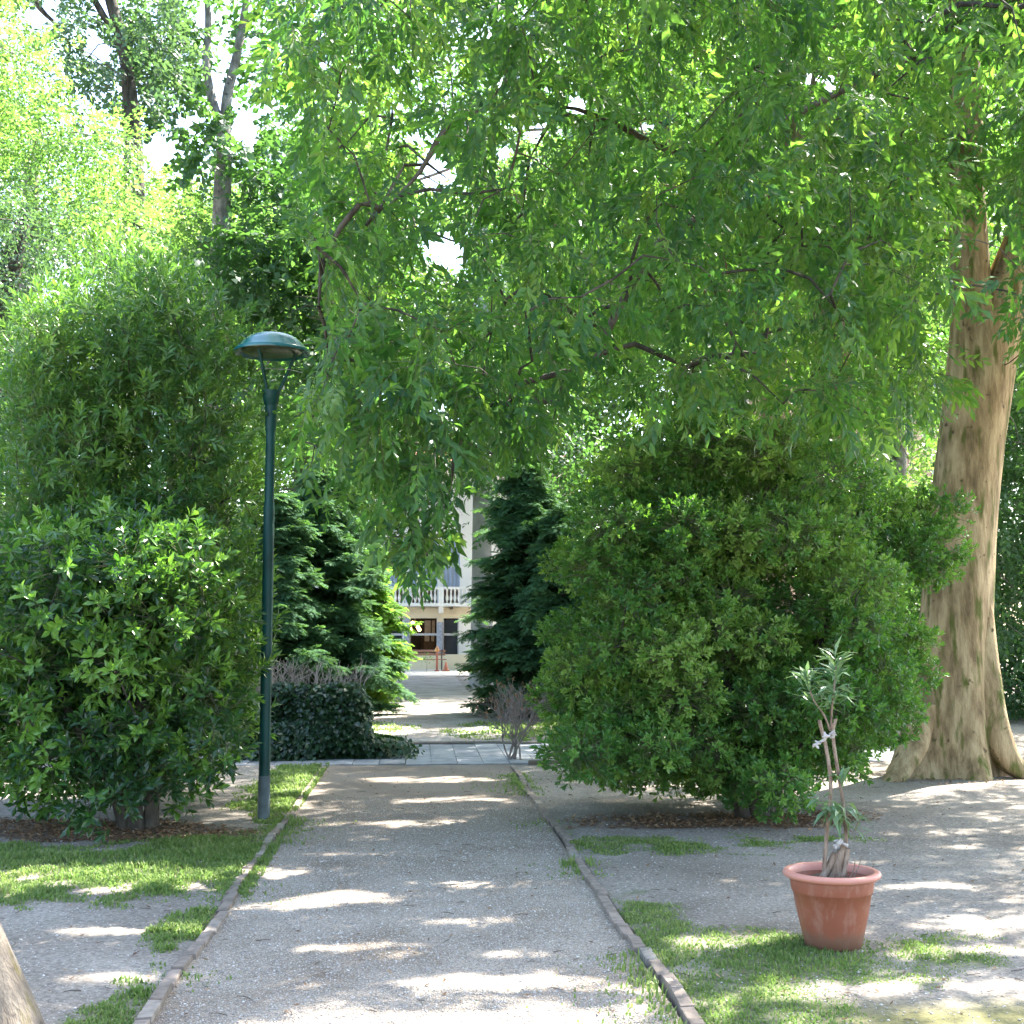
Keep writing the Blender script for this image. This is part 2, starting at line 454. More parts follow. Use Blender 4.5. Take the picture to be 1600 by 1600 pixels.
SUNNY = [(.38, 5.9, .38, .16), (.1, 5.1, .55, .14), (-.6, 7.75, .42, .28), (.25, 7.1, .5, .12), (0, 9.3, .6, .12), (-.1, 10.7, .6, .2), (.3, 12.2, .6, .2), (.1, 13.9, .9, .3), (-2.3, 8.35, 1.5, .45), (-3.4, 8.2, .8, .3), (.6, 5.4, .5, .12), (-.35, 6.6, .35, .1), (.5, 8.2, .55, .12), (-.5, 5.35, .3, .1), (.35, 6.4, .5, .1), (-.2, 4.7, .6, .12),
         (-1.35, 6.0, .3, .12), (-1.9, 5.3, .4, .12), (-1.5, 6.9, .5, .1), (-1.2, 12.8, .3, 1.2), (2.0, 9.7, .6, .2), (3.0, 7.75, .4, .1), (1.5, 6.45, .35, .15), (1.75, 5.6, .6, .15), (2.5, 6.15, .4, .14), (3.1, 6.7, .35, .2), (2.0, 4.9, .5, .1), (3.2, 5.3, .6, .12), (2.4, 5.55, .5, .1), (3.4, 6.1, .6, .15), (2.9, 8.6, .35, .1),
         (5.0, 13.0, 2.2, .25), (3.2, 13.0, .8, .2), (-.6, 20.7, .7, 1.0), (1.0, 20.6, .5, .9), (0, 24.5, 1.6, .5), (-4, 12.5, 1.2, .4)]
def sunmask(t, f=1.0):
    gxx = t[:, 0] - TO_SUN.x / TO_SUN.z * t[:, 2]; gyy = t[:, 1] - TO_SUN.y / TO_SUN.z * t[:, 2]; k = np.ones(len(t), bool)
    for a, b, rx, ry in SUNNY:
        d = np.sqrt(((gxx - a) / rx) ** 2 + ((gyy - b) / ry) ** 2)
        k &= (d > (.55 + .9 * noise(gxx * 5, gyy * 7, 0, 17)) * f) | (t[:, 2] < 2.0)
    # the sun reaches the flank of the big pale trunk
    kx, ky = TO_SUN.x / TO_SUN.z, TO_SUN.y / TO_SUN.z; h = np.clip((13.8 - gyy) / ky, 1.5, 6.5); cx = 5.78 - kx * h; cy = 13.8 - ky * h
    k &= ~((np.abs(gyy - cy) < .35) & (gxx > cx - .1) & (gxx < cx + .75) & (t[:, 2] > h + .6))
    return k
def cut(fr):
    k = sunmask(fr[1]); fr = tuple(a[k] for a in fr)
    k = gapmask(fr[1]); return tuple(a[k] for a in fr)

def fill(poly, Y0, Y1, n, mind, seed=0):
    """Clump centres scattered through the volume behind an outline, at least mind apart."""
    r = random.Random(seed); xs = [p[0] for p in poly]; ys = [p[1] for p in poly]; out = []; tries = 0
    while len(out) < n and tries < n * 60:
        tries += 1
        px, py = r.uniform(min(xs), max(xs)), r.uniform(min(ys), max(ys))
        if not inpoly(px, py, poly): continue
        p = P(px, py, r.uniform(Y0, Y1))
        if p.z < .25 or in_gap(p, 8): continue
        if all((p - q).length > mind for q in out): out.append(p)
    return out

def in_outline(pts, poly, amp=14):
    x, y, w = proj(pts); x = x + amp * 2 * (noise(x * .04, y * .04, 0, 41) - .5); y = y + amp * 2 * (noise(x * .04, y * .04, 0, 42) - .5)
    c = np.zeros(len(x), bool); n = len(poly)
    for i in range(n):
        (x1, y1), (x2, y2) = poly[i], poly[i - 1]
        if y1 == y2: continue
        c ^= ((y1 > y) != (y2 > y)) & (x < (x2 - x1) * (y - y1) / (y2 - y1) + x1)
    return c

def boxfill(xr, yr, zr, n, mind, seed):
    r = random.Random(seed); out = []; k = 0
    while len(out) < n and k < n * 60:
        k += 1; p = Vector((r.uniform(*xr), r.uniform(*yr), r.uniform(*zr)))
        if not in_gap(p, 8) and all((p - q).length > mind for q in out): out.append(p)
    return out

TW = {}
def shoots(thing, mat, L_=.3, r=.0022, mask=None, name='shoots'):
    """Thin shoots that carry the leaves, from the middle of each clump out to the tip of each sprig."""
    C, A, B = TW['c'], TW['a'], TW['b']
    if mask is not None: k = mask(A) & mask(B); C, A, B = C[k], A[k], B[k]
    n = len(A); M_ = (A + C) / 2 + np.array([0, 0, .03]); P4 = np.stack([C * .55 + A * .45, A, B], 1) - np.array(thing.location)
    a = np.arange(3) * 2 * math.pi / 3; V = []
    for i, rr in enumerate((r, r * .8, r * .35)):
        d = norm(P4[:, min(i + 1, 2)] - P4[:, min(i, 1)]); x = norm(np.cross(d, np.array([.3, .2, 1.0]))); y = np.cross(d, x)
        V.append(P4[:, i][:, None] + rr * (np.cos(a)[None, :, None] * x[:, None] + np.sin(a)[None, :, None] * y[:, None]))
    V = np.stack(V, 1).reshape(-1, 3)
    T0 = np.array([(k * 3 + i, k * 3 + (i + 1) % 3, (k + 1) * 3 + (i + 1) % 3, (k + 1) * 3 + i) for k in range(2) for i in range(3)])
    T = (T0[None] + (np.arange(n) * 9)[:, None, None]).reshape(-1, 4)
    link(name, npmesh(name, V, T, mat, smooth=True), thing)['kind'] = 'stuff'

def clumps_to_leaves(cs, rad, nspr, sprigs, sscale=1.0, spread=.7, droop=.9, twist=.3, tvar=.22, flat=.75, tint0=.42, jit=.12, outline=None, tl=.3):
    LO, D, S, U = [], [], [], []; CC = []
    for c in cs:
        rr = (rad * random.uniform(.75, 1.3)); r3 = (rr, rr, rr * flat)
        n = int(nspr * random.uniform(.7, 1.3)); lo, d, s = hung(c, r3, n, sscale, spread, droop)
        tc = tint0 + random.gauss(0, tvar * .6); CC.append(np.tile(np.array(c), (n, 1)))
        LO.append(lo); D.append(d); S.append(s); U.append(np.clip(tc + rng.normal(0, tvar * .5, n), 0, 1))
    LO, D, S, U, CC = map(np.concatenate, (LO, D, S, U, CC))
    if outline is not None:
        k = in_outline(LO, outline) & in_outline(LO + norm(D) * tl, outline); LO, D, S, U, CC = LO[k], D[k], S[k], U[k], CC[k]
    TW['c'], TW['a'], TW['b'] = CC, LO, LO + norm(D) * tl * S[:, None]
    return expand(sprigs, frames(D, twist=twist), LO, S, U, jit)

HANG_SPRIGS = [sprig_alternate(9, .30, 1.0, 42, s) for s in range(5)]
WHORL = [sprig_alternate(9, .05, 1.0, 72, s, True) for s in range(4)]
LONGWHORL = [sprig_alternate(11, .14, 1.0, 62, s, True) for s in range(4)]
BROADWHORL = [sprig_alternate(8, .07, 1.0, 72, s + 9, True) for s in range(4)]
MAPLE = [sprig_alternate(7, .26, 1.0, 60, s) for s in range(4)]

# ================================================================== THE GROUND
def blob(x, y, cx, cy, rx, ry):
    d = np.sqrt(((x - cx) / rx) ** 2 + ((y - cy) / ry) ** 2); return np.clip((1.45 - d) / .85, 0, 1)
def zones(x, y):
    """Grass, moss and dead-leaf cover (0..1) of the open ground."""
    n = fbm(x, y, 1.3, 11) - .5; n2 = fbm(x, y, 4.5, 23) - .5
    g = np.zeros_like(x)
    for b in [(-2.9, 8.55, 1.75, .95), (-1.5, 9.5, .55, .95), (-1.25, 13.2, .42, 2.6), (-4.2, 8.4, 1.6, .9), (-1.28, 8.9, .28, .6),
              (1.55, 6.15, .75, .55), (2.15, 6.0, .65, .42), (2.75, 6.2, .55, .3), (1.25, 7.0, .2, .7), (1.75, 9.4, .8, .55), (2.6, 9.6, .7, .35), (1.4, 5.3, .3, .8),
              (-1.22, 5.2, .16, .8), (-1.6, 4.75, .5, .25), (-1.24, 7.0, .12, .8),
              (-.75, 20.6, 1.0, 2.0), (1.1, 20.6, .85, 2.0), (-4.5, 21, 2.5, 2.5), (4.5, 21, 2.5, 2.5)]:
        g = np.maximum(g, blob(x, y, *b))
    lawn = np.maximum(blob(x, y, -2.9, 8.6, 1.9, .95), blob(x, y, -1.25, 13.2, .5, 2.4))
    g = np.clip(g * 1.2 + lawn * .55 + n * 2.4 + n2 * 2.4 - .40, 0, 1) * np.clip(g * 4, 0, 1)
    m = np.maximum(blob(x, y, 2.5, 4.9, 1.0, .5), blob(x, y, 3.6, 5.4, .8, .4)); m = np.clip(m * 1.1 + n * 1.0, 0, 1) * (m > .02)
    d = np.maximum.reduce([blob(x, y, -2.3, 10.4, 1.0, .45), blob(x, y, 2.5, 10.5, 1.2, .45), blob(x, y, -4.0, 10.6, 1.2, .5)])
    d = np.clip(d * 1.2 + n * 2.0 + n2 * 1.6 - .25, 0, 1) * np.clip(d * 4, 0, 1)
    g = g * (1 - .85 * d)
    return g, m, d

def groundmat():
    m, t, b, N, L = newmat('park_soil')
    g = N('ShaderNodeNewGeometry')
    def nz(s, det=8, ro=.6):
        n = N('ShaderNodeTexNoise'); n.inputs['Scale'].default_value = s; n.inputs['Detail'].default_value = det; n.inputs['Roughness'].default_value = ro
        L(g.outputs['Position'], n.inputs[0]); return n.outputs[0]
    big = nz(.9); fine = nz(45, 6, .7)
    soil = ramp(t, big, [(.3, (.16, .135, .11)), (.5, (.22, .19, .16)), (.72, (.29, .26, .225))])
    grit = ramp(t, fine, [(.34, (.45, .45, .45)), (.5, (1, 1, 1)), (.68, (1.6, 1.6, 1.6))])
    mu = N('ShaderNodeMixRGB'); mu.blend_type = 'MULTIPLY'; mu.inputs[0].default_value = .8; L(soil, mu.inputs[1]); L(grit, mu.inputs[2])
    # pale pebbles set in the soil
    vo = N('ShaderNodeTexVoronoi'); vo.inputs['Scale'].default_value = 42; L(g.outputs['Position'], vo.inputs[0])
    peb = ramp(t, vo.outputs['Distance'], [(.16, (1, 1, 1)), (.24, (0, 0, 0))])
    sel = N('ShaderNodeSeparateColor'); L(vo.outputs['Color'], sel.inputs[0])
    th = N('ShaderNodeMath'); th.operation = 'GREATER_THAN'; th.inputs[1].default_value = .62; L(sel.outputs[0], th.inputs[0])
    pm = N('ShaderNodeMath'); pm.operation = 'MULTIPLY'; L(peb, pm.inputs[0]); L(th.outputs[0], pm.inputs[1])
    mp = N('ShaderNodeMixRGB'); L(pm.outputs[0], mp.inputs[0]); L(mu.outputs[0], mp.inputs[1]); mp.inputs[2].default_value = (.46, .43, .39, 1)
    last = mp.outputs[0]
    for name, ca, cb in (('moss', (.10, .10, .03), (.17, .155, .05)), ('grassy', (.06, .085, .025), (.10, .12, .04)), ('dead', (.11, .075, .05), (.18, .13, .095))):
        at = N('ShaderNodeAttribute'); at.attribute_name = name
        cc = ramp(t, fine, [(.35, ca), (.65, cb)])
        ad = N('ShaderNodeMath'); ad.operation = 'MULTIPLY_ADD'; L(fine, ad.inputs[0]); ad.inputs[1].default_value = .5; ad.inputs[2].default_value = -.25
        a2 = N('ShaderNodeMath'); a2.operation = 'ADD'; a2.use_clamp = True; L(ad.outputs[0], a2.inputs[0]); L(at.outputs['Fac'], a2.inputs[1])
        mk = ramp(t, a2.outputs[0], [(.28, (0, 0, 0)), (.62, (.88, .88, .88))] if name == 'dead' else [(.2, (0, 0, 0)), (1.0, (.85, .85, .85))])
        mx = N('ShaderNodeMixRGB'); L(mk, mx.inputs[0]); L(last, mx.inputs[1]); L(cc, mx.inputs[2]); last = mx.outputs[0]
    L(last, b.inputs['Base Color']); b.inputs['Roughness'].default_value = .95; b.inputs['Specular IOR Level'].default_value = .2
    bp = N('ShaderNodeBump'); bp.inputs['Strength'].default_value = .8; bp.inputs['Distance'].default_value = .012
    L(fine, bp.inputs['Height']); L(bp.outputs[0], b.inputs['Normal'])
    return m
M['soil'] = groundmat()

def gravelmat(name, a, c, scale=90, bd=.01):
    m, t, b, N, L = newmat(name)
    g = N('ShaderNodeNewGeometry')
    vo = N('ShaderNodeTexVoronoi'); vo.inputs['Scale'].default_value = scale; L(g.outputs['Position'], vo.inputs[0])
    sp = N('ShaderNodeSeparateColor'); L(vo.outputs['Color'], sp.inputs[0])
    stone = ramp(t, sp.outputs[0], [(0, tuple(k * .7 for k in a)), (.3, a), (.8, c), (1, tuple(min(1, k * 1.25) for k in c))])
    gap = ramp(t, vo.outputs['Distance'], [(.35, (1, 1, 1)), (.62, (.55, .53, .51))])
    mu = N('ShaderNodeMixRGB'); mu.blend_type = 'MULTIPLY'; mu.inputs[0].default_value = .8; L(stone, mu.inputs[1]); L(gap, mu.inputs[2])
    n = N('ShaderNodeTexNoise'); n.inputs['Scale'].default_value = 1.3; n.inputs['Detail'].default_value = 8; L(g.outputs['Position'], n.inputs[0])
    pat = ramp(t, n.outputs[0], [(.32, (.68, .64, .60)), (.55, (1, 1, 1)), (.75, (1.12, 1.1, 1.08))])
    m2 = N('ShaderNodeMixRGB'); m2.blend_type = 'MULTIPLY'; m2.inputs[0].default_value = 1; L(mu.outputs[0], m2.inputs[1]); L(pat, m2.inputs[2])
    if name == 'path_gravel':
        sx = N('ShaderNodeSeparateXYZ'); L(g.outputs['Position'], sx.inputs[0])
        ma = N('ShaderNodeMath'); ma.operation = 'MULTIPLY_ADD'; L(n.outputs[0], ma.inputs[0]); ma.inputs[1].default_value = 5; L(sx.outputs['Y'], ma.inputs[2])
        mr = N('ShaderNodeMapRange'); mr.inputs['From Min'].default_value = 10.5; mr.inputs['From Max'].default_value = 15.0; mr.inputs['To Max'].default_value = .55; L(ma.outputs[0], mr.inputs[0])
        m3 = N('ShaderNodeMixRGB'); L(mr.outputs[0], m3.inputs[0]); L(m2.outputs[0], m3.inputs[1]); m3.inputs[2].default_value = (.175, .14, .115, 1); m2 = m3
    L(m2.outputs[0], b.inputs['Base Color']); b.inputs['Roughness'].default_value = .9; b.inputs['Specular IOR Level'].default_value = .25
    bp = N('ShaderNodeBump'); bp.inputs['Strength'].default_value = 1; bp.inputs['Distance'].default_value = bd; bp.invert = True
    L(vo.outputs['Distance'], bp.inputs['Height']); L(bp.outputs[0], b.inputs['Normal'])
    return m
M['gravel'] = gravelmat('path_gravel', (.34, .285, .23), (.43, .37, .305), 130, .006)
M['gravel_far'] = gravelmat('pale_gravel', (.32, .29, .265), (.46, .42, .385), 60)

PATHX = 1.055
def edge_wob(y, side): return .018 * math.sin(y * 1.3 + side) + .012 * math.sin(y * 3.1 + 2 * side)
def relief(x, y):
    h = .035 * (fbm(x, y, .55, 5) - .5) + .012 * (fbm(x, y, 5, 9) - .5)
    h = h + .02 * np.clip((np.abs(x) - 1.1) / .5, 0, 1)
    away = np.clip((np.hypot(x, y - 8) - 14) / 8, 0, 1)
    inpath = np.abs(x) < 1.12
    h = np.where(inpath & (y < 60), -.035, h)
    h = np.where((y > 15.3) & (y < 18.4) & (np.abs(x) < 9), -.012, h)
    return h * (1 - away) + np.where(inpath & (y < 60), -.035, 0) * away

def axis(a0, a1, fine0, fine1, step):
    f = list(np.arange(fine0, fine1 + 1e-6, step)); lo = []; v = fine0; s = step
    while v > a0: s *= 1.35; v -= s; lo.append(v)
    hi = []; v = fine1; s = step
    while v < a1: s *= 1.35; v += s; hi.append(v)
    return np.array(lo[::-1] + f + hi)
gx = axis(-400, 400, -8, 9, .06); gy = axis(-60, 900, 3.2, 24, .06)
gx = np.sort(np.concatenate([gx, [-1.14, -1.121, 1.121, 1.14]])); 
X, Yg = np.meshgrid(gx, gy); x, y = X.ravel(), Yg.ravel()
nx, ny = len(gx), len(gy)
V = np.stack([x, y, relief(x, y)], 1)
ii = np.arange(nx * ny).reshape(ny, nx)
T = np.stack([ii[:-1, :-1], ii[:-1, 1:], ii[1:, 1:], ii[1:, :-1]], -1).reshape(-1, 4)
me = npmesh('ground', V, T, M['soil'], smooth=True)
gz = zones(x, y)
for nm, arr in zip(('grassy', 'moss', 'dead'), gz):
    a = me.attributes.new(nm, 'FLOAT', 'POINT'); a.data.foreach_set('value', arr.astype(np.float32))
tag(link('ground', me), kind='structure')

def sheet(name, x0, x1, y0, y1, z, mat, sx=.08, sy=.12, amp=.012, seed=1, grow=0, frq=2.2):
    xs = np.linspace(x0, x1, max(2, int((x1 - x0) / sx))); ys = []
    v = y0; s = sy
    while v < y1: ys.append(v); v += s; s = s * (1.02 if grow else 1)
    ys.append(y1)
    X, Y = np.meshgrid(xs, ys); x, y = X.ravel(), Y.ravel()
    V = np.stack([x, y, z + amp * (fbm(x, y, frq, seed) - .5) * 2], 1)
    nx, ny = len(xs), len(ys); ii = np.arange(nx * ny).reshape(ny, nx)
    T = np.stack([ii[:-1, :-1], ii[:-1, 1:], ii[1:, 1:], ii[1:, :-1]], -1).reshape(-1, 4)
    return tag(link(name, npmesh(name, V, T, mat, smooth=True)), kind='structure')
def path_z(x, y): return -.004 + .012 * (fbm(x, y, 2.2, 1) - .5) * 2
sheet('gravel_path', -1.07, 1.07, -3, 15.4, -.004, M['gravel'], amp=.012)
sheet('far_gravel_path', -1.12, 1.3, 18.45, 56, .022, M['gravel_far'], amp=.006, grow=1)
sheet('forecourt', -14, 16, 47, 57.5, .030, plain('pale_forecourt', (.50, .46, .40), .9, var=.12, scale=.7), amp=.002, sx=1, sy=1)

# pebbles lying on path and soil
def scatter_stones(name, n, xr, yr, zf, smin, smax, mat, seed, reject=None):
    r = np.random.default_rng(seed)
    yy = yr[0] + (yr[1] - yr[0]) * r.random(n) ** 1.6; xx = r.uniform(*xr, n)
    if reject is not None:
        k = ~reject(xx, yy); xx, yy = xx[k], yy[k]
    n = len(xx); s = r.uniform(smin, smax, n) * (.7 + .5 * r.random(n) ** 4)
    O = np.array([(1, 0, 0), (0, 1, 0), (-1, 0, 0), (0, -1, 0), (0, 0, .62), (.0, 0, -.5)]) 
    Tt = np.array([(0, 1, 4), (1, 2, 4), (2, 3, 4), (3, 0, 4), (1, 0, 5), (2, 1, 5), (3, 2, 5), (0, 3, 5)])
    a = r.uniform(0, 6.28, n); R = np.zeros((n, 3, 3)); R[:, 0, 0] = np.cos(a); R[:, 0, 1] = -np.sin(a); R[:, 1, 0] = np.sin(a); R[:, 1, 1] = np.cos(a); R[:, 2, 2] = 1
    Oj = O[None] * r.uniform(.6, 1.15, (n, 6, 1))
    V = np.einsum('nij,nkj->nki', R, Oj) * s[:, None, None] + np.stack([xx, yy, zf(xx, yy) + s * .15], 1)[:, None]
    T = (Tt[None] + (np.arange(n) * 6)[:, None, None]).reshape(-1, 3)
    o = link(name, npmesh(name, V.reshape(-1, 3), T, mat, np.repeat(r.random(n), 6), smooth=True)); return tag(o, kind='stuff')
def stonemat():
    m, t, b, N, L = newmat('pebble'); at = N('ShaderNodeAttribute'); at.attribute_name = 'tint'
    L(ramp(t, at.outputs['Fac'], [(0, (.20, .175, .15)), (.4, (.32, .285, .25)), (.85, (.42, .385, .35)), (1, (.6, .57, .53))]), b.inputs['Base Color'])
    b.inputs['Roughness'].default_value = .85; return m
M['stone'] = stonemat()
tag(scatter_stones('path_gravel_stones', 60000, (-1.05, 1.05), (4.6, 12.5), path_z, .003, .0085, M['stone'], 3), 'loose pale gravel stones strewn over the central path', 'gravel', kind='stuff')
def onpath(x, y): return np.abs(x) < 1.2
def twigs(n, seed):
    r = random.Random(seed); mb = MB()
    for k in range(n):
        x, y = r.uniform(-4.5, 5.5), 4.6 + 9 * r.random() ** 1.5; z = float(path_z(x, y) if abs(x) < 1.05 else relief(np.array([x]), np.array([y]))[0]) + .004; a = r.uniform(0, 6.28); L_ = r.uniform(.02, .09)
        p = Vector((x, y, z)); q = p + Vector((math.cos(a), math.sin(a), 0)) * L_ * .5 + Vector((0, 0, .004)); e = q + Vector((math.cos(a + .4), math.sin(a + .4), 0)) * L_ * .5
        mb.tube([p, q, e], [.0022, .002, .0012], 4, False)
    tag(mb.build('fallen_twigs', plain('fallen_twig', (.09, .065, .045), .9, var=.4, scale=5)), 'tiny dead twigs scattered over path and soil', 'twigs', kind='stuff')
twigs(420, 9)
tag(scatter_stones('larger_stones', 420, (-4.2, 4.6), (4.6, 11), lambda x, y: np.where(np.abs(x) < 1.06, path_z(x, y), relief(x, y)), .009, .016, M['stone'], 14), 'single larger pale stones on path and soil', 'stones', kind='stuff')
tag(scatter_stones('soil_pebbles', 20000, (-4.5, 6.0), (4.6, 12.5), relief, .004, .010, M['stone'], 4, onpath), 'small pebbles scattered over the bare soil beside the path', 'pebbles', kind='stuff')

# ---- edging bricks
def brickmat():
    m, t, b, N, L = newmat('weathered_edging_brick'); oi = N('ShaderNodeObjectInfo'); g = N('ShaderNodeNewGeometry')
    c = ramp(t, oi.outputs['Random'], [(0, (.19, .15, .12)), (.4, (.23, .18, .145)), (.75, (.27, .21, .17)), (1, (.27, .24, .205))])
    n = N('ShaderNodeTexNoise'); n.inputs['Scale'].default_value = 22; n.inputs['Detail'].default_value = 8; L(g.outputs['Position'], n.inputs[0])
    d = ramp(t, n.outputs[0], [(.3, (.5, .5, .48)), (.6, (1, 1, 1))])
    mu = N('ShaderNodeMixRGB'); mu.blend_type = 'MULTIPLY'; mu.inputs[0].default_value = .9; L(c, mu.inputs[1]); L(d, mu.inputs[2])
    L(mu.outputs[0], b.inputs['Base Color']); b.inputs['Roughness'].default_value = .9
    bp = N('ShaderNodeBump'); bp.inputs['Strength'].default_value = .6; bp.inputs['Distance'].default_value = .006; L(n.outputs[0], bp.inputs['Height']); L(bp.outputs[0], b.inputs['Normal'])
    return m
M['brick'] = brickmat()
bms = []
for q in range(4):
    mb = MB(); mb.box(-.030, -.1225, -.08, .030, .1225, .020, .005); me = mb.mesh('brick', M['brick'])
    for v in me.vertices: v.co += Vector(rng.normal(0, .0025, 3))
    bms.append(me)
for side in (-1, 1):
    e = empty('brick_edging', (side * 1.1, 5, 0), 'row of weathered bricks edging the path on its %s' % ('lamp post side' if side < 0 else 'flowerpot side'), 'path edging')
    y = 3.0; k = 0
    while y < 15.3:
        o = link('brick', bms[k % 4], e); o.location = (edge_wob(y, side) + random.gauss(0, .0018), y - 5, random.gauss(0, .0025))
        o.rotation_euler = (random.gauss(0, .008), random.gauss(0, .02), random.gauss(0, .006) + math.atan(.02 * math.cos(y * 1.3 + side))); y += .252; k += 1

# ---- paved cross walk of stone slabs
def slabmat():
    m, t, b, N, L = newmat('grey_slab'); oi = N('ShaderNodeObjectInfo'); g = N('ShaderNodeNewGeometry')
    c = ramp(t, oi.outputs['Random'], [(0, (.19, .195, .21)), (.5, (.24, .245, .26)), (1, (.29, .295, .31))])
    n = N('ShaderNodeTexNoise'); n.inputs['Scale'].default_value = 6; n.inputs['Detail'].default_value = 9; L(g.outputs['Position'], n.inputs[0])
    mu = N('ShaderNodeMixRGB'); mu.blend_type = 'MULTIPLY'; mu.inputs[0].default_value = .9; L(c, mu.inputs[1]); L(ramp(t, n.outputs[0], [(.3, (.6, .6, .6)), (.65, (1.1, 1.1, 1.1))]), mu.inputs[2])
    L(mu.outputs[0], b.inputs['Base Color']); b.inputs['Roughness'].default_value = .8; return m
M['slab'] = slabmat()
w = empty('paved_walk', (0, 16.8, 0)); tag(w, 'grey stone slab walk crossing the gravel path', 'paved walk', kind='structure')
sm = MB().box(-.1535, -.447, -.06, .1535, .447, .008, .002).mesh('slab', M['slab'])
for i in range(-20, 24):
    for j in range(3):
        o = link('slab', sm, w); o.location = (i * .312 + random.gauss(0, .002), (j - 1) * .9 + (.0 if i % 2 else .0) , random.gauss(.002, .003)); o.rotation_euler = (random.gauss(0, .004), random.gauss(0, .006), 0)
kb = MB()
o = MB().box(-8, 18.22, -.05, 8, 18.32, .03, .012).build('stone_kerb', plain('dark_kerb', (.10, .09, .08), .9, var=.3, scale=4), None); tag(o, 'low dark kerb along the far side of the slab walk', 'kerb', kind='structure')
o = MB().box(1.3, 15.28, -.04, 2.6, 15.36, .06, .012).build('planting_bed_edge', plain('dark_edge', (.13, .11, .09), .9, var=.3, scale=4), None); tag(o, 'short dark edge at the foot of the twiggy shrub', 'kerb')

# ---- grass blades
def blades(name, n, xr, yr, lmin, lmax, label, seed, dens=None, w=.0035, wy=0.0):
    r = np.random.default_rng(seed)
    xx = r.uniform(*xr, n); yy = r.uniform(*yr, n); g, m_, d = zones(xx, yy)
    pr = g if dens is None else dens(xx, yy, g, m_, d)
    cl = noise(xx * 9, yy * 9, 0, 5) * .7 + noise(xx * 30, yy * 30, 0, 6) * .5
    k = r.random(n) < pr * np.clip(cl * 1.5 - .15, .1, 1); xx, yy, pr = xx[k], yy[k], pr[k]; n = len(xx)
    zz = np.where(np.abs(xx) < 1.09, path_z(xx, yy), relief(xx, yy)) - .004
    h = r.uniform(lmin, lmax, n) * (.45 + .6 * pr) * (.6 + .8 * noise(xx * 5, yy * 5, 0, 8)); a = r.uniform(0, 6.283, n); lean = r.uniform(.15, 1.0, n)
    ww = w * r.uniform(.7, 1.5, n) * (1 + yy * .06)
    dx, dy = np.cos(a), np.sin(a); b = np.stack([xx, yy, zz], 1); sd = np.stack([-dy, dx, 0 * dx], 1) * ww[:, None]
    mid = b + np.stack([dx * lean * h * .25, dy * lean * h * .25, h * .6], 1); tip = b + np.stack([dx * lean * h * .8, dy * lean * h * .8, h * (1 - .25 * lean)], 1)
    V = np.stack([b - sd, b + sd, mid - sd * .8, mid + sd * .8, tip], 1).reshape(-1, 3)
    T = (np.array([(0, 1, 3), (0, 3, 2), (2, 3, 4)])[None] + (np.arange(n) * 5)[:, None, None]).reshape(-1, 3)
    STATS[name] = len(T)
    o = link(name, npmesh(name, V, T, M['grass'], np.repeat(np.clip(r.normal(.45, .22, n) + .3 * (noise(xx * 2, yy * 2, 0, 9) - .5), 0, 1), 5)))
    return tag(o, label, 'grass', kind='stuff')
blades('lawn_grass', 150000, (-5.5, -1.0), (6.9, 11.0), .015, .05, 'short green lawn in front of the shrub on the lamp post side', 21)
blades('far_verge_grass', 40000, (-2.2, -1.05), (10.8, 15.6), .03, .07, 'bright green verge behind the lamp post', 22)
blades('pot_grass', 60000, (1.1, 3.6), (4.9, 7.6), .010, .030, 'patchy green grass around the terracotta pot', 23, w=.0027)
blades('corner_grass', 60000, (-2.8, -1.12), (4.2, 7.0), .012, .045, 'tufts of grass outside the edging beside the cut off trunk', 29)
blades('thin_grass', 50000, (1.1, 4.2), (8.6, 10.4), .012, .032, 'thin worn grass in front of the big rounded shrub', 24)
blades('walk_grass', 40000, (-5, 5), (18.5, 23.2), .03, .08, 'grass beyond the paved walk', 25, w=.006)
def weeds(x, y, g, m_, d):
    e = np.abs(np.abs(x) - 1.06) < .02; s = np.sign(x)
    near = np.exp(-np.maximum(0, 1.05 - np.abs(x)) / (.05 + .11 * noise(y * 1.6, s * 3, 0, 12))) * (np.abs(x) < 1.06)
    outer = np.exp(-np.maximum(0, np.abs(x) - 1.15) / .05) * (np.abs(x) > 1.14)
    pt = np.clip((noise(y * 1.5, s * 7, 0, 13) - .42) * 5, 0, 1)
    return np.clip((near + outer * .7) * pt, 0, 1) 
blades('edging_weeds', 90000, (-1.32, 1.32), (4.4, 14.5), .02, .065, 'green weeds growing along the brick edging', 26, weeds)

# ---- dead leaves
def litter(name, n, boxes, size, seed, label, dens=None):
    r = np.random.default_rng(seed); L_ = []
    for (x0, x1, y0, y1, k) in boxes:
        xx, yy = r.uniform(x0, x1, k), r.uniform(y0, y1, k); g, m_, d = zones(xx, yy)
        keep = r.random(k) < (dens(xx, yy, g, m_, d) if dens else d); L_.append(np.stack([xx[keep], yy[keep]], 1))
    q = np.concatenate(L_); n = len(q); zz = np.where(np.abs(q[:, 0]) < 1.09, path_z(q[:, 0], q[:, 1]), relief(q[:, 0], q[:, 1])) + r.uniform(.002, .012, n)
    d = np.stack([np.cos(a := r.uniform(0, 6.28, n)), np.sin(a), r.normal(0, .18, n)], 1)
    R = frames(d, twist=.25); s = r.uniform(.6, 1.2, n) * size
    o = link(name, leaf_mesh(name, leaf_shape(1, .42, -.2, .5), (R, np.stack([q[:, 0], q[:, 1], zz], 1), s, r.random(n)), M['litter'])); return tag(o, label, 'leaf litter', kind='stuff')
litter('leaf_litter', 0, [(-5.2, -1.2, 9.6, 11.3, 8000), (1.15, 4.8, 9.6, 11.3, 9000)], .045, 31, 'brown dead leaves lying under the two big shrubs')
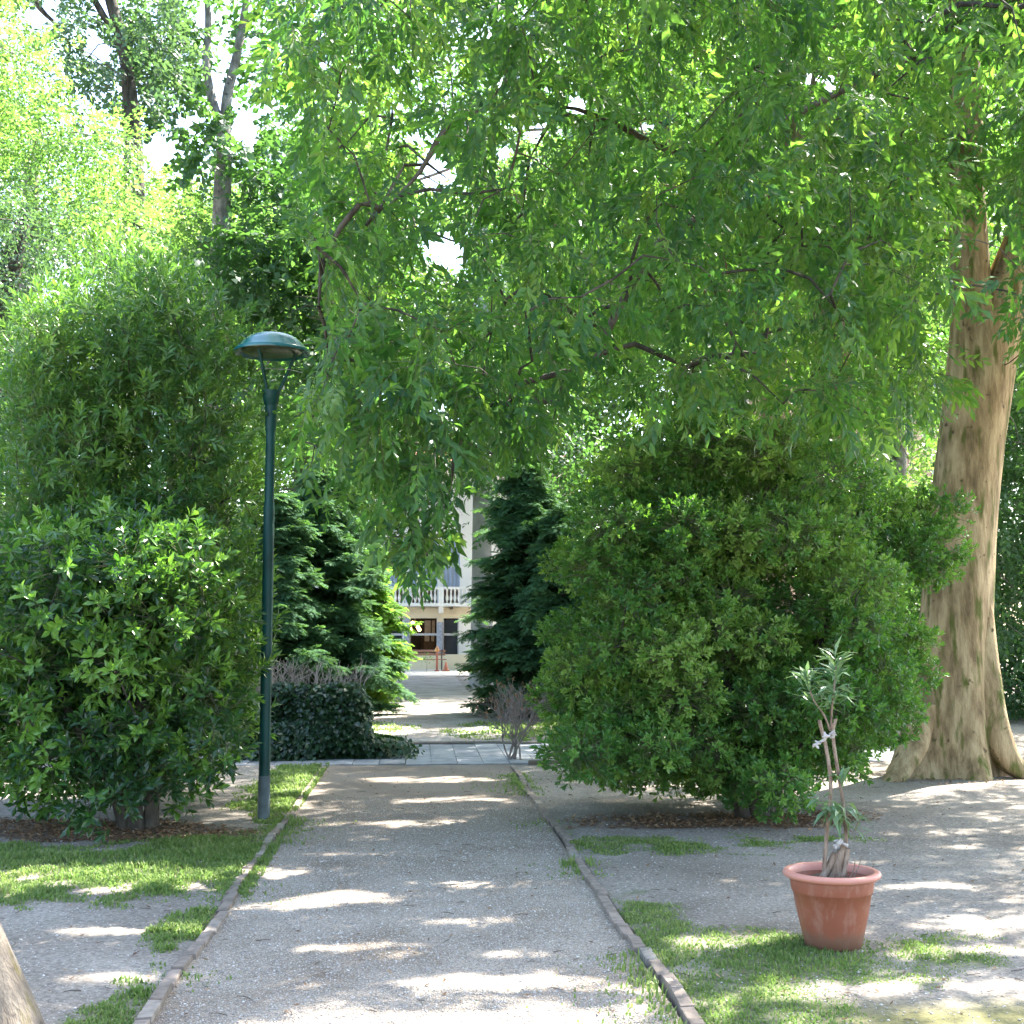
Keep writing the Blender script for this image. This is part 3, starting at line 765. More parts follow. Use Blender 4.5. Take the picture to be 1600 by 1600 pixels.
litter('root_litter', 0, [(4.4, 7.2, 12.6, 14.0, 700)], .045, 33, 'dead leaves gathered round the roots of the pale trunk', lambda x, y, g, m, d: np.clip(1.3 - np.hypot(x - 5.75, (y - 13.6) * 1.3), 0, 1))
litter('scattered_dead_leaves', 0, [(-5, 6, 4.6, 15, 2600)], .035, 32, 'single dead leaves scattered over path and soil', lambda x, y, g, m, d: np.full_like(x, .5))

# ================================================================== TREES AND SHRUBS
# ---- the big pale-barked tree
def big_tree():
    Yt = 13.8; base = P(1478, 1214, Yt); base.z = -.05
    t = empty('hackberry_tree', base, 'huge smooth pale trunk with flaring roots, long drooping leafy branches reaching over the path', 'tree')
    def q(px, py, Y=Yt): return P(px, py, Y)
    tr = [base, q(1486, 1130), q(1490, 1000), q(1500, 850), q(1516, 700), q(1530, 590), q(1540, 500)]
    lofted('trunk', M['bark_big'], tr, [.50, .455, .40, .365, .36, .37, .40], base, t, n=36, wob=.07, flare=.42, lobes=5, seed=3, phase=.6)
    l1 = [q(1535, 560), q(1520, 470), q(1512, 330), q(1508, 150), q(1500, -60), q(1470, -330), q(1430, -600)]
    l2 = [q(1548, 560), q(1572, 450), q(1612, 340, 13.6), q(1660, 180, 13.2), q(1690, -40, 12.8), q(1710, -300, 12.4), q(1700, -520, 12)]
    l3 = [q(1660, 180, 13.2), q(1600, 60, 12.0), q(1582, -80, 11.2), q(1560, -280, 10.6)]
    l4 = [q(1509, 210), q(1400, 230, 12.8), q(1250, 290, 12), q(1100, 338, 11.2), q(1040, 372, 10.9), q(985, 450, 10.6), q(950, 515, 10.4), q(930, 560, 10.3), q(885, 580, 10.1)]
    l5 = [q(1506, 60), q(1380, 110, 12.6), q(1200, 200, 11.6), q(1080, 245, 11), q(900, 170, 10.2), q(725, 180, 9.6), q(655, 270, 9.3), q(600, 330, 9.1)]
    l6 = [q(1503, -40), q(1350, -150, 12.4), q(1100, -240, 11.2), q(800, -200, 10), q(560, -100, 9.4)]
    l7 = [q(1690, -40, 12.8), q(1600, -120, 11.2), q(1450, -260, 9.4), q(1300, -420, 8)]
    for pts, r in ((l1, [.26, .23, .21, .18, .15, .12, .08]), (l2, [.28, .26, .22, .18, .15, .12, .08]), (l3, [.17, .15, .13, .10]),
                   (l4, [.10, .085, .08, .075, .06, .045, .035, .028, .018]), (l5, [.09, .08, .06, .05, .035, .028, .02, .012]), (l6, [.10, .09, .07, .05, .03]), (l7, [.1, .08, .06, .04])):
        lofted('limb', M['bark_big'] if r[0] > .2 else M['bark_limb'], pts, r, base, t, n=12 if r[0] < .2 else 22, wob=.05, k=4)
    lofted('root', M['bark_big'], [q(1530, 940, 13.7), q(1540, 1060, 13.6), q(1556, 1150, 13.5), q(1590, 1205, 13.4), q(1640, 1226, 13.3), q(1690, 1236, 13.2)], [.14, .17, .18, .15, .11, .05], base, t, n=16, wob=.08)
    lofted('root', M['bark_big'], [q(1440, 1100, 13.6), q(1425, 1170, 13.4), q(1395, 1222, 13.2), q(1360, 1238, 13.1)], [.16, .17, .12, .04], base, t, n=16, wob=.08)
    W = Wood()
    for l in (tr, l1, l2, l3, l4, l5, l6, l7): W.line(smooth_path(l, 5))
    env = [(420, -120), (430, 120), (470, 300), (455, 500), (450, 690), (500, 770), (560, 840), (620, 885), (680, 890), (722, 850), (745, 730), (800, 690), (880, 660), (960, 640),
           (1100, 640), (1250, 650), (1400, 700), (1440, 640), (1460, 560), (1480, 450), (1600, 560), (1700, 620), (1750, -120)]
    cs = fill(env, 8.3, 12.8, 370, .39, 5)
    low = [(455, 420), (450, 690), (560, 845), (650, 900), (722, 850), (745, 730), (760, 600), (700, 500)]
    cs += fill(low, 8.2, 9.8, 34, .34, 8)
    cs += [P(a, b_, Yc) for a, b_, Yc in [(610, 800, 9.0), (640, 850, 8.8), (665, 820, 9.2), (690, 845, 8.9), (650, 790, 9.5), (700, 790, 9.3), (600, 840, 9.3), (640, 880, 8.7), (668, 868, 9.0)]]
    up = [(300, -1100), (250, -300), (420, -120), (1750, -120), (1900, -1100)]
    cs += fill(up, 9.8, 15.5, 110, .80, 6) + boxfill((3.5, 13), (13.0, 21), (6.0, 11), 130, .75, 61) + boxfill((5.2, 14.5), (6.5, 15), (5.8, 10.5), 150, .8, 63) + boxfill((1.0, 3.4), (6.2, 8.6), (5.9, 7.6), 16, .5, 64)  # box-filled crown clumps, mostly out of view, added to shade ground and near trunk
    rs_ = random.Random(3)
    cs = [c for c in cs if not (1440 < proj([tuple(c)])[0][0] < 1640 and 120 < proj([tuple(c)])[1][0] and rs_.random() < .62) and not (proj([tuple(c)])[0][0] < 640 and proj([tuple(c)])[1][0] > 380 and rs_.random() < .35)]
    cs = [c for c in cs if c.z < 13 and not (1462 < proj([tuple(c)])[0][0] < 1600 and 560 < proj([tuple(c)])[1][0])]
    W.grow(cs, start=22)
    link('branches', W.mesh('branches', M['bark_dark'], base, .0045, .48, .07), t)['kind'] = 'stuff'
    def front(c):
        x, y, w = proj([tuple(c)]); return y[0] > -150 and x[0] < 1700 and c.y < 13.0
    vis = [c for c in cs if front(c)]; hid = [c for c in cs if not front(c)]
    outl = [(250, -700), (262, 60), (300, 130), (395, 170), (440, 250), (400, 300), (440, 360), (500, 420), (500, 560), (470, 620), (440, 740), (480, 800), (540, 870), (600, 885), (650, 935), (700, 890), (722, 845), (742, 780), (790, 750), (870, 720), (960, 700), (1100, 700), (1300, 700), (1450, 720), (1480, 660), (1600, 640), (1760, 700), (1850, -700)]
    fr = cut(clumps_to_leaves(vis, .34, 20, HANG_SPRIGS, 1.05, .75, .75, twist=.5, tvar=.36, outline=outl, tl=.33))
    fr = (fr[0], fr[1], fr[2] * .118, fr[3])
    add_leaves(t, 'foliage', leaf_shape(1, .36, .18, .3), fr, M['hang'], singles=300)
    shoots(t, M['twig'], mask=lambda p: gapmask(p) & sunmask(p))
    fr = cut(clumps_to_leaves(hid, .55, 28, HANG_SPRIGS, 1.5, .75, .75, twist=.5)); fr = (fr[0], fr[1], fr[2] * .13, fr[3])
    add_leaves(t, 'upper_shade_foliage', leaf_shape(1, .38, .16, .3, False), fr, M['hang'])
big_tree()

def generic_tree(name, label, mat_b, mat_l, base, trunk, rads, env, Y0, Y1, n, mind, rad, nspr, sprigs, lsize, lw=.4, sscale=1.0, extra=None, limbs=(), group=None, start=3, droop=.5, spread=.9, flare=.3, nb=14, seed=1, twist=.5, flat=.7, tint0=.45, cs=None, br=.007, cutg=True, ex=.5, partname='foliage'):
    base = Vector(base); base.z = -.05
    t = empty(name, base, label, 'tree', group)
    pts = [base] + [Vector(p) for p in trunk]
    lofted('trunk', mat_b, pts, rads, base, t, n=nb, wob=.06, flare=flare, seed=seed)
    W = Wood(); W.line(smooth_path(pts, 5))
    for lp, lr in limbs:
        lofted('limb', mat_b, lp, lr, base, t, n=10, wob=.05, k=4); W.line(smooth_path(lp, 5))
    cc = list(cs or [])
    if env: cc += fill(env, Y0, Y1, n, mind, seed)
    W.grow(cc, start=start)
    link('branches', W.mesh('branches', mat_b, base, br, ex, .12, 4), t)['kind'] = 'stuff'
    fr = clumps_to_leaves(cc, rad, nspr, sprigs, sscale, spread, droop, twist=twist, flat=flat, tint0=tint0)
    if cutg: fr = cut(fr)
    fr = (fr[0], fr[1], fr[2] * lsize / sscale, fr[3])
    add_leaves(t, partname, leaf_shape(1, lw, .12, .3, False), fr, mat_l)
    return t

# middle trunks behind the rounded shrub
Yb = 17.5
generic_tree('plane_tree', 'leaning brown trunk rising behind the big rounded shrub', M['bark_mid'], M['hang'], P(1345, 1167, Yb),
             [P(1330, 850, Yb), P(1308, 640, Yb), P(1285, 400, Yb), P(1255, 270, Yb), P(1215, 130, Yb), P(1190, -100, Yb), P(1180, -350, Yb)],
             [.30, .25, .24, .22, .2, .17, .14, .08],
             [(950, -400), (920, 100), (980, 500), (1100, 560), (1380, 720), (1460, 760), (1470, 300), (1500, -400)], 14.8, 19, 150, .72, .6, 26, HANG_SPRIGS, .14, sscale=1.5, start=14, seed=12, nb=18, droop=.6, cs=boxfill((-1, 9), (17.5, 25), (6.0, 10.5), 115, .9, 62))
Yb = 23
generic_tree('plane_tree', 'straight pale tan trunk half hidden in leaves, the one nearest the leaning brown trunk', plain('tan_bark', (.36, .25, .19), .9, var=.25, scale=3), M['far'], P(1215, 1125, Yb),
             [P(1212, 800, Yb), P(1210, 450, Yb), P(1195, 200, Yb), P(1175, 0, Yb), P(1170, -300, Yb)],
             [.36, .30, .28, .25, .2, .1],
             [(850, -200), (820, 300), (900, 620), (1180, 560), (1300, 450), (1400, -200)], 20.5, 27, 90, 1.0, .95, 36, HANG_SPRIGS, .19, sscale=2.2, start=14, seed=13, nb=18, droop=.5)

# grey trunk on the far left with layered dark leaves
Yb = 27
c4 = [P(a, b, Yb + c) for a, b, c in [(260, 175, -1), (240, 120, 0), (290, 100, 1), (225, 60, 0), (300, 45, 0), (275, 150, 1), (420, 120, 1), (330, 215, -2), (370, 190, -1), (305, 240, -1), (345, 225, 0), (400, 260, 0), (440, 250, 1),
     (420, 300, -1), (455, 330, 0), (480, 290, 1), (410, 395, -2), (360, 400, -1), (340, 430, -2), (440, 420, -1), (470, 460, -1), (390, 450, -2), (430, 480, 0), (500, 480, 0), (490, 400, 1), (350, 480, 0), (530, 430, 0), (480, 180, 1), (450, 60, 0), (500, 30, 1), (380, 30, 1), (340, -40, 0), (420, -60, 0), (260, -60, 1), (470, 230, -1), (440, 380, -1), (240, 20, 0), (540, 520, 0), (470, 560, 0), (560, 350, 0), (540, 250, 0)]]
generic_tree('maple_tree', 'slim grey trunk forking above dark layered leaves, seen beyond the lamp', M['bark_grey'], M['fardark'], P(335, 1105, Yb),
             [P(338, 800, Yb), P(342, 500, Yb), P(346, 350, Yb), P(350, 240, Yb), P(350, 195, Yb)], [.34, .26, .23, .20, .18, .15],
             [(380, 350), (370, 640), (560, 700), (620, 500), (600, 300)], 25, 29, 26, .9, .78, 34, MAPLE, .19, lw=.8, sscale=2.0, cs=c4, flat=.35,
             limbs=[([P(350, 215, Yb), P(330, 150, Yb), P(322, 100, Yb), P(325, 20, Yb), P(310, -120, Yb)], [.11, .1, .09, .07, .03]),
                    ([P(350, 215, Yb), P(355, 150, Yb), P(368, 95, Yb), P(385, 0, Yb), P(400, -150, Yb)], [.13, .11, .1, .08, .03])], start=12, seed=14, droop=.15, spread=1.0, tint0=.4)

# dark limb tree in the top left corner
Yb = 24
c5 = [P(a, b, Yb + c) for a, b, c in [(90, 30, 0), (110, 75, -1), (130, 25, 1), (235, 60, 0), (225, 100, 1), (160, 95, 0), (215, 20, 0), (250, 10, 1), (190, 120, -1), (75, 5, 0), (120, 110, 1), (175, 65, 1), (235, 130, 0), (265, 85, 0), (60, 60, 1), (140, 50, 0), (200, 75, 1), (285, 60, 1), (150, 130, 2), (100, 150, 2), (260, 140, 2), (300, 110, 2), (220, 180, 2), (180, 190, 3)]]
generic_tree('elm_tree', 'tree with crooked dark limbs against the sky in the upper left corner', M['bark_dark'], M['bluegreen'], P(205, 1119, Yb),
             [P(208, 700, Yb), P(210, 300, Yb), P(200, 120, Yb), P(186, 50, Yb), P(165, -40, Yb), P(150, -200, Yb)], [.30, .25, .20, .13, .12, .11, .05],
             [(0, -260), (0, -20), (330, -20), (330, -260)], 22, 27, 26, .9, .65, 40, MAPLE, .15, lw=.5, sscale=1.6, cs=c5, start=14, seed=15, droop=.3,
             limbs=[([P(186, 50, Yb), P(165, 30, Yb), P(140, -10, Yb), P(90, -60, Yb)], [.1, .08, .07, .03]), ([P(90, 40, Yb), P(60, 10, Yb), P(40, -30, Yb)], [.05, .07, .08])])

# sunlit trees far left
for i, (lab, bx, Y, env, n, tt) in enumerate([
    ('sunlit yellow green tree at the left edge below the crooked dark limbs', 40, 20, [(-60, 160), (-60, 330), (80, 400), (195, 370), (215, 300), (205, 215), (120, 190), (60, 150)], 50, .7),
    ('bright tree filling the gap behind the slim grey trunk', 285, 30, [(170, 290), (190, 420), (420, 470), (410, 330), (330, 310), (240, 300)], 44, .75),
    ('sunlit tree in the upper left corner', -30, 19, [(-150, -150), (-150, 200), (30, 180), (60, 120), (30, 60), (-20, -50)], 36, .7)]):
    generic_tree('lime_tree', lab, M['bark_grey'], M['far'], P(bx, 990 + 3100 / Y, Y), [P(bx, 700, Y), P(bx + 5, 450, Y), P(bx + 10, 250, Y)], [.3, .25, .2, .1],
                 env, Y - 2.4, Y + 3, n, .03 * Y, .032 * Y, 60, MAPLE, .0050 * Y, lw=.5, sscale=.065 * Y, seed=20 + i, start=6, droop=.25, tint0=tt, flat=.6)
# blue-green evergreen at the left edge
generic_tree('holm_oak_tree', 'dull blue green evergreen tree at the left edge behind the laurel', M['bark_dark'], M['bluegreen'], P(-40, 1172, 17), [P(-30, 800, 17), P(0, 500, 17), P(40, 330, 17)], [.3, .25, .2, .08],
             [(-200, 250), (-200, 1100), (-20, 1090), (60, 900), (160, 700), (170, 520), (140, 400), (80, 320), (0, 290)], 15.5, 18.5, 130, .5, .5, 50, MAPLE, .085, lw=.42, sscale=1.3, seed=30, start=3, droop=.2, flat=.8, tint0=.4)

# band of trees behind everything
far_specs = [
    (560, 44, [(450, 150), (440, 560), (520, 760), (640, 760), (690, 600), (640, 330), (600, 150)], 80, 'far', .6, 'tree of mid green leaves seen far beyond the lamp and the path'),
    (800, 48, [(700, 330), (690, 600), (740, 720), (900, 740), (980, 600), (960, 300), (860, 220)], 80, 'far', .55, 'round crowned tree far beyond the path, right of the house balcony'),
    (1010, 42, [(880, 250), (880, 760), (1150, 780), (1180, 400), (1100, 180)], 80, 'far', .5, 'tree standing far behind the top of the rounded shrub'),
    (1400, 36, [(1290, 250), (1290, 950), (1480, 960), (1500, 300)], 70, 'far', .85, 'sunlit yellow green tree glowing between the two brown trunks'),
    (1640, 24, [(1530, 450), (1530, 1110), (1760, 1110), (1760, 400)], 170, 'fardark', .3, 'dark leafy tree behind the foot of the pale trunk at the right edge'),
    (1150, 28, [(880, 880), (900, 1090), (1480, 1090), (1500, 820), (1300, 780)], 110, 'far', .35, 'low leafy tree behind the foot of the rounded shrub'),
    (830, 34, [(640, 560), (660, 700), (740, 800), (860, 830), (900, 700), (860, 560)], 30, 'fardark', .5, 'leafy tree just above the yew right of the far path'),
    (330, 44, [(230, 380), (300, 700), (480, 700), (560, 560), (540, 300), (400, 300)], 70, 'far', .5, 'tree far behind the laurel and the lamp hood'),
    (1250, 50, [(1100, -50), (1100, 700), (1600, 700), (1650, -50)], 130, 'far', .5, 'tall tree far behind the pale tan trunk'),
    (470, 36, [(360, 480), (360, 800), (440, 900), (560, 900), (600, 760), (520, 500)], 56, 'far', .6, 'tree behind the lamp post pole above the dark yew'),
    (150, 30, [(60, 800), (40, 1040), (380, 1060), (400, 780)], 50, 'fardark', .4, 'low dark tree seen through gaps in the laurel'),
    (640, 62, [(520, 60), (500, 300), (640, 350), (900, 250), (1200, 250), (1600, 500), (1650, -50), (600, -50)], 120, 'far', .6, 'tall tree whose crown shows high above the house'),
]
for i, (bx, Y, env, n, mt, tt, lab) in enumerate(far_specs):
    k = Y / 30
    generic_tree('park_tree', lab, M['bark_grey'], M[mt], P(bx, 990 + 3100 / Y, Y), [P(bx, 850, Y), P(bx + 5, 650, Y), P(bx + 8, 450, Y)], [.32, .28, .22, .1],
                 env, Y - 3, Y + 4, int(n * 1.3), .68 * k, .85 * k, 44, MAPLE, .17 * k, lw=.55, sscale=2.0 * k, seed=40 + i, start=6, droop=.3, tint0=tt, flat=.7)
# pale straight trunk right of the house
Yb = 38
generic_tree('pale_trunk_tree', 'tall tree with a pale straight trunk just right of the house balcony', plain('pale_bark', (.34, .32, .30), .9, var=.2, scale=3), M['far'], P(752, 1072, Yb),
             [P(752, 900, Yb), P(755, 700, Yb), P(758, 400, Yb), P(755, 200, Yb)], [.34, .30, .28, .2, .1],
             [(680, 380), (700, 560), (830, 560), (880, 300), (760, 250)], 36, 40, 20, 1.2, 1.1, 30, MAPLE, .2, lw=.55, sscale=2.4, seed=60, start=10, droop=.4, tint0=.5)

# ---- broadleaf shrubs
def shrub(name, label, base, stems, cs, rad, nspr, sprigs, lsize, lw, mat, bark, singles, spread, droop, tint0, tvar, obov=.5, twist=.4, inner=True, flat=.85, box=None, jit=.12, part='foliage', sr=.03):
    base = Vector(base); base.z = -.02
    t = empty(name, base, label, 'shrub')
    W = Wood(); first = None
    for pts, r in stems:
        lofted('stem', bark, pts, r, base, t, n=12, wob=.12, flare=.12, lobes=3, seed=4, k=4); W.line(smooth_path(pts, 4))
    W.grow(cs, start=3); link('branches', W.mesh('branches', bark, base, .0045, .5, sr, 4), t)['kind'] = 'stuff'
    LO, D, S, U = [], [], [], []; CC = []
    for c in cs:
        rr = rad * random.uniform(.75, 1.25); n = int(nspr * random.uniform(.75, 1.25) * (rr / rad) ** 2)
        q = norm(rng.normal(0, 1, (n, 3))) * (rng.uniform(0, 1, (n, 1)) ** .28)
        LO.append(np.array(c) + q * np.array([rr, rr, rr * flat])); D.append(norm(q) * spread + np.array([0, 0, -droop]) + rng.normal(0, .35, (n, 3)))
        CC.append(np.tile(np.array(c), (n, 1))); S.append(rng.uniform(.8, 1.2, n)); U.append(np.clip(tint0 + random.gauss(0, tvar * .6) + rng.normal(0, tvar * .5, n), 0, 1))
    LO, D, S, U, CC = map(np.concatenate, (LO, D, S, U, CC))
    k = LO[:, 2] > .12; LO, D, S, U, CC = LO[k], D[k], S[k], U[k], CC[k]
    TW['c'], TW['a'], TW['b'] = CC, LO, LO + norm(D) * .06; shoots(t, M['twig'])
    fr = expand(sprigs, frames(D, twist=twist), LO, S, U, jit)
    fr = (fr[0], fr[1], fr[2] * lsize, fr[3])
    add_leaves(t, part, leaf_shape(1, lw, .10, .3, True, obov), fr, mat, singles=singles, boxpx=box)
    return t

# big rounded shrub
Yr = 10.7; b = P(1182, 1282, Yr); b.z = 0
def W3(px, py, Y): return P(px, py, Y)
st = [([b, b + Vector((-.03, 0, .35)), b + Vector((-.15, .05, .9)), b + Vector((-.25, .05, 1.6)), b + Vector((-.3, 0, 2.4))], [.10, .085, .07, .05, .02]),
      ([b + Vector((.08, .03, 0)), b + Vector((.14, .04, .4)), b + Vector((.35, .1, 1.0)), b + Vector((.7, .1, 1.7)), b + Vector((.9, .1, 2.3))], [.09, .075, .06, .045, .02]),
      ([b + Vector((-.1, -.04, 0)), b + Vector((-.3, -.1, .4)), b + Vector((-.8, -.2, .9)), b + Vector((-1.2, -.25, 1.4))], [.07, .06, .045, .02])]
envR = [(905, 1200), (885, 1150), (880, 1060), (885, 960), (885, 880), (915, 780), (985, 710), (1110, 665), (1270, 690), (1340, 760), (1360, 860), (1350, 960), (1400, 1000), (1405, 1100), (1350, 1180), (1240, 1200), (1210, 1240), (1100, 1215), (960, 1235)]
cs = fill(envR, 9.55, 11.8, 190, .33, 71)
def dens_ok(p):
    x, y, w = proj([tuple(p)]); return not ((x[0] - 1100) ** 2 / 60 ** 2 + (y[0] - 1050) ** 2 / 26 ** 2 < 1 and p.y < 10.7)
cs = [c for c in cs if dens_ok(c)]
cs += [P(a, bb, Y) for a, bb, Y in [(1380, 800, 11), (1430, 830, 11.2), (1470, 800, 11.3), (1480, 850, 11.2), (1440, 870, 11), (1400, 860, 10.9), (1420, 790, 11.4), (1380, 880, 11), (1400, 990, 10.8), (1420, 1010, 10.9), (1460, 885, 11.1), (1340, 820, 10.9), (1420, 1060, 10.9), (1380, 1120, 10.8)]]
shrub('rounded_shrub', 'big rounded evergreen shrub of small glossy leaves between the path and the pale trunk', b, st, cs, .29, 105, WHORL, .060, .42, M['pitto'], M['bark_dark'], 300, 1.0, -.6, .5, .6, obov=.62, flat=.72, jit=.1)

# laurel and broad-leaved shrub on the left
Yl = 10.5; b = P(212, 1284, Yl); b.z = 0
st = [([b, b + Vector((-.02, 0, .4)), b + Vector((.0, .05, 1.0)), b + Vector((.05, .1, 1.7))], [.065, .055, .045, .03]),
      ([b + Vector((.1, .05, 0)), b + Vector((.14, .05, .4)), b + Vector((.3, .1, .9)), b + Vector((.5, .1, 1.4))], [.06, .05, .04, .02]),
      ([b + Vector((-.08, .0, 0)), b + Vector((-.2, -.05, .4)), b + Vector((-.5, -.1, .9)), b + Vector((-.7, 0, 1.4))], [.05, .045, .035, .02])]
envL = [(-60, 1180), (-60, 900), (20, 830), (110, 850), (180, 810), (250, 830), (300, 880), (335, 950), (352, 1050), (345, 1190), (315, 1235), (230, 1245), (120, 1245), (20, 1215)]
cs = fill(envL, 9.6, 11.2, 115, .31, 72)
shrub('broadleaf_shrub', 'dark shrub with whorls of broad glossy leaves at the foot of the tall laurel', b, st, cs, .27, 36, BROADWHORL, .095, .40, M['glossy'], M['bark_dark'], 300, 1.0, -.4, .45, .75, obov=.6, jit=.08)
Yl = 12.4; b = P(190, 990 + 3100 / Yl, Yl); b.z = 0
st = [([b, P(185, 1000, Yl), P(185, 800, Yl), P(183, 600, Yl), P(180, 420, Yl)], [.09, .07, .05, .035, .012]),
      ([b + Vector((.2, 0, 0)), P(290, 1000, Yl), P(304, 800, Yl), P(305, 600, Yl), P(300, 500, Yl)], [.07, .055, .04, .025, .01]),
      ([b + Vector((-.2, 0, 0)), P(90, 1000, Yl), P(70, 800, Yl), P(80, 600, Yl)], [.07, .05, .04, .012])]
envU = [(10, 1000), (-10, 900), (10, 780), (20, 640), (60, 520), (90, 480), (130, 430), (165, 380), (200, 380), (230, 430), (270, 450), (330, 500), (370, 560), (385, 700), (385, 850), (400, 950), (395, 1120), (300, 1150), (100, 1150)]
cs = fill(envU, 10.9, 12.9, 250, .27, 73)
shrub('laurel_tree', 'tall upright laurel with narrow blue green leaves beside the lamp post', b, st, cs, .27, 28, LONGWHORL, .105, .29, M['laurel'], M['bark_dark'], 300, .75, -.85, .5, .3, obov=.5, flat=1.1)

# ---- yews / hemlocks of drooping needle sprays
def spray(seed):
    """Frames of a flat spray: side twigs of short needles."""
    r = np.random.default_rng(seed); R = []; t = []; s = []
    for i in range(11):
        u = i / 10
        for sd in (-1, 1):
            ln = .75 * (1 - .6 * u) ; a = math.radians(48) * sd
            for k in range(3):
                v = (k + .5) / 3; p = np.array([math.sin(a) * v * ln * .30, u * .42 + math.cos(a) * v * ln * .30, -.05 * u - .04 * v])
                d = np.array([math.sin(a * (1 if k % 2 else 1.5)), math.cos(a * (1 if k % 2 else 1.5)), r.normal(-.15, .15)]); d /= np.linalg.norm(d)
                up = np.array([r.normal(0, .3), r.normal(0, .3), 1]); x = np.cross(d, up); x /= np.linalg.norm(x)
                R.append(np.stack([x, d, np.cross(x, d)], 1)); t.append(p); s.append(r.uniform(.8, 1.2))
    return np.array(R), np.array(t), np.array(s)
SPRAYS = [spray(k) for k in range(3)]
def conifer(label, base, H, radf, mat, nb=90, Y=None, size=1.0, needle=.075, seed=0, lean=(0, 0), name='yew_tree', lw=.30, n_on=7, tint0=.45):
    base = Vector(base); base.z = -.03; r = np.random.default_rng(seed)
    t = empty(name, base, label, 'tree')
    top = base + Vector((lean[0], lean[1], H))
    lofted('trunk', M['bark_dark'], [base, base.lerp(top, .3), base.lerp(top, .7), top], [.11, .09, .05, .012], base, t, n=10, wob=.05)
    mb = MB(); LO, D, S, U = [], [], [], []
    for k in range(nb):
        h = (k + r.random()) / nb; z = h + r.normal(0, .015); z = min(max(z, .03), .97); p0 = base.lerp(top, z)
        az = k * 2.4 + r.normal(0, .5); lump = .62 + .75 * float(noise(math.cos(az) * 2.6 + 4, math.sin(az) * 2.6 + 4, z * 7, seed + 70))
        L_ = radf(z) * lump * r.uniform(.62, 1.15); dv = Vector((math.cos(az), math.sin(az), 0)); rise = r.uniform(.15, .75); fall = r.uniform(.15, .5)
        def at(u): return p0 + dv * (L_ * u) + Vector((0, 0, L_ * (rise * u - fall * u * u)))
        mb.tube([at(u) for u in (0, .25, .5, .75, 1)], [.018, .013, .01, .007, .003], 4, False)
        m = max(4, int(n_on * L_ / (.22 * size)))
        for q in range(m):
            u = .2 + .8 * (q + r.random()) / m; side = r.normal(0, 1.0); c_, s_ = math.cos(side), math.sin(side)
            LO.append(tuple(at(u) + Vector((r.normal(0, .05), r.normal(0, .05), r.normal(0, .02))))); D.append((dv.x * c_ - dv.y * s_, dv.x * s_ + dv.y * c_, -.08 - .15 * u + r.normal(0, .28)))
            S.append(size * r.uniform(.6, 1.15)); U.append(tint0 + .35 * (u - .6) + r.normal(0, .12))
    me = mb.mesh('branches', M['bark_dark']); me.transform(Matrix.Translation(-base)); link('branches', me, t)['kind'] = 'stuff'
    LO, D, S, U = np.array(LO), np.array(D), np.array(S), np.clip(np.array(U), 0, 1)
    fr = expand(SPRAYS, frames(D, twist=.15), LO, S, U, .1); fr = (fr[0], fr[1], fr[2] * needle, fr[3])
    add_leaves(t, 'foliage', leaf_shape(1, lw, .1, .2, False), fr, mat)
def bulge(R, p=.75, top=.05): return lambda z: R * (min(1, .72 + z * 1.2) * max(0, 1 - z) ** (p * .75) + top)
conifer('dark drooping yew behind the ivy mound', P(500, 1117, 24.5), 4.7, bulge(1.5), M['yew'], 230, size=.6, needle=.105, seed=1)
conifer('second dark yew squeezed between the lamp post and the drooping yew', P(425, 1125, 23), 4.1, bulge(1.2), M['yew'], 150, size=.6, needle=.105, seed=5)
conifer('sunlit fresh green conifer leaning over the left side of the far path', P(560, 1105, 27), 3.9, bulge(1.0, .8), M['fresh'], 170, size=.6, needle=.12, seed=2)
conifer('dark yew standing to the right of the far path', P(822, 1118, 24.5), 4.9, bulge(1.25, .7), M['yew'], 220, size=.6, needle=.105, seed=3)
conifer('dark yew half hidden behind the rounded shrub', P(880, 1122, 23.5), 3.9, bulge(1.25, .7), M['yew'], 150, size=.6, needle=.105, seed=4)

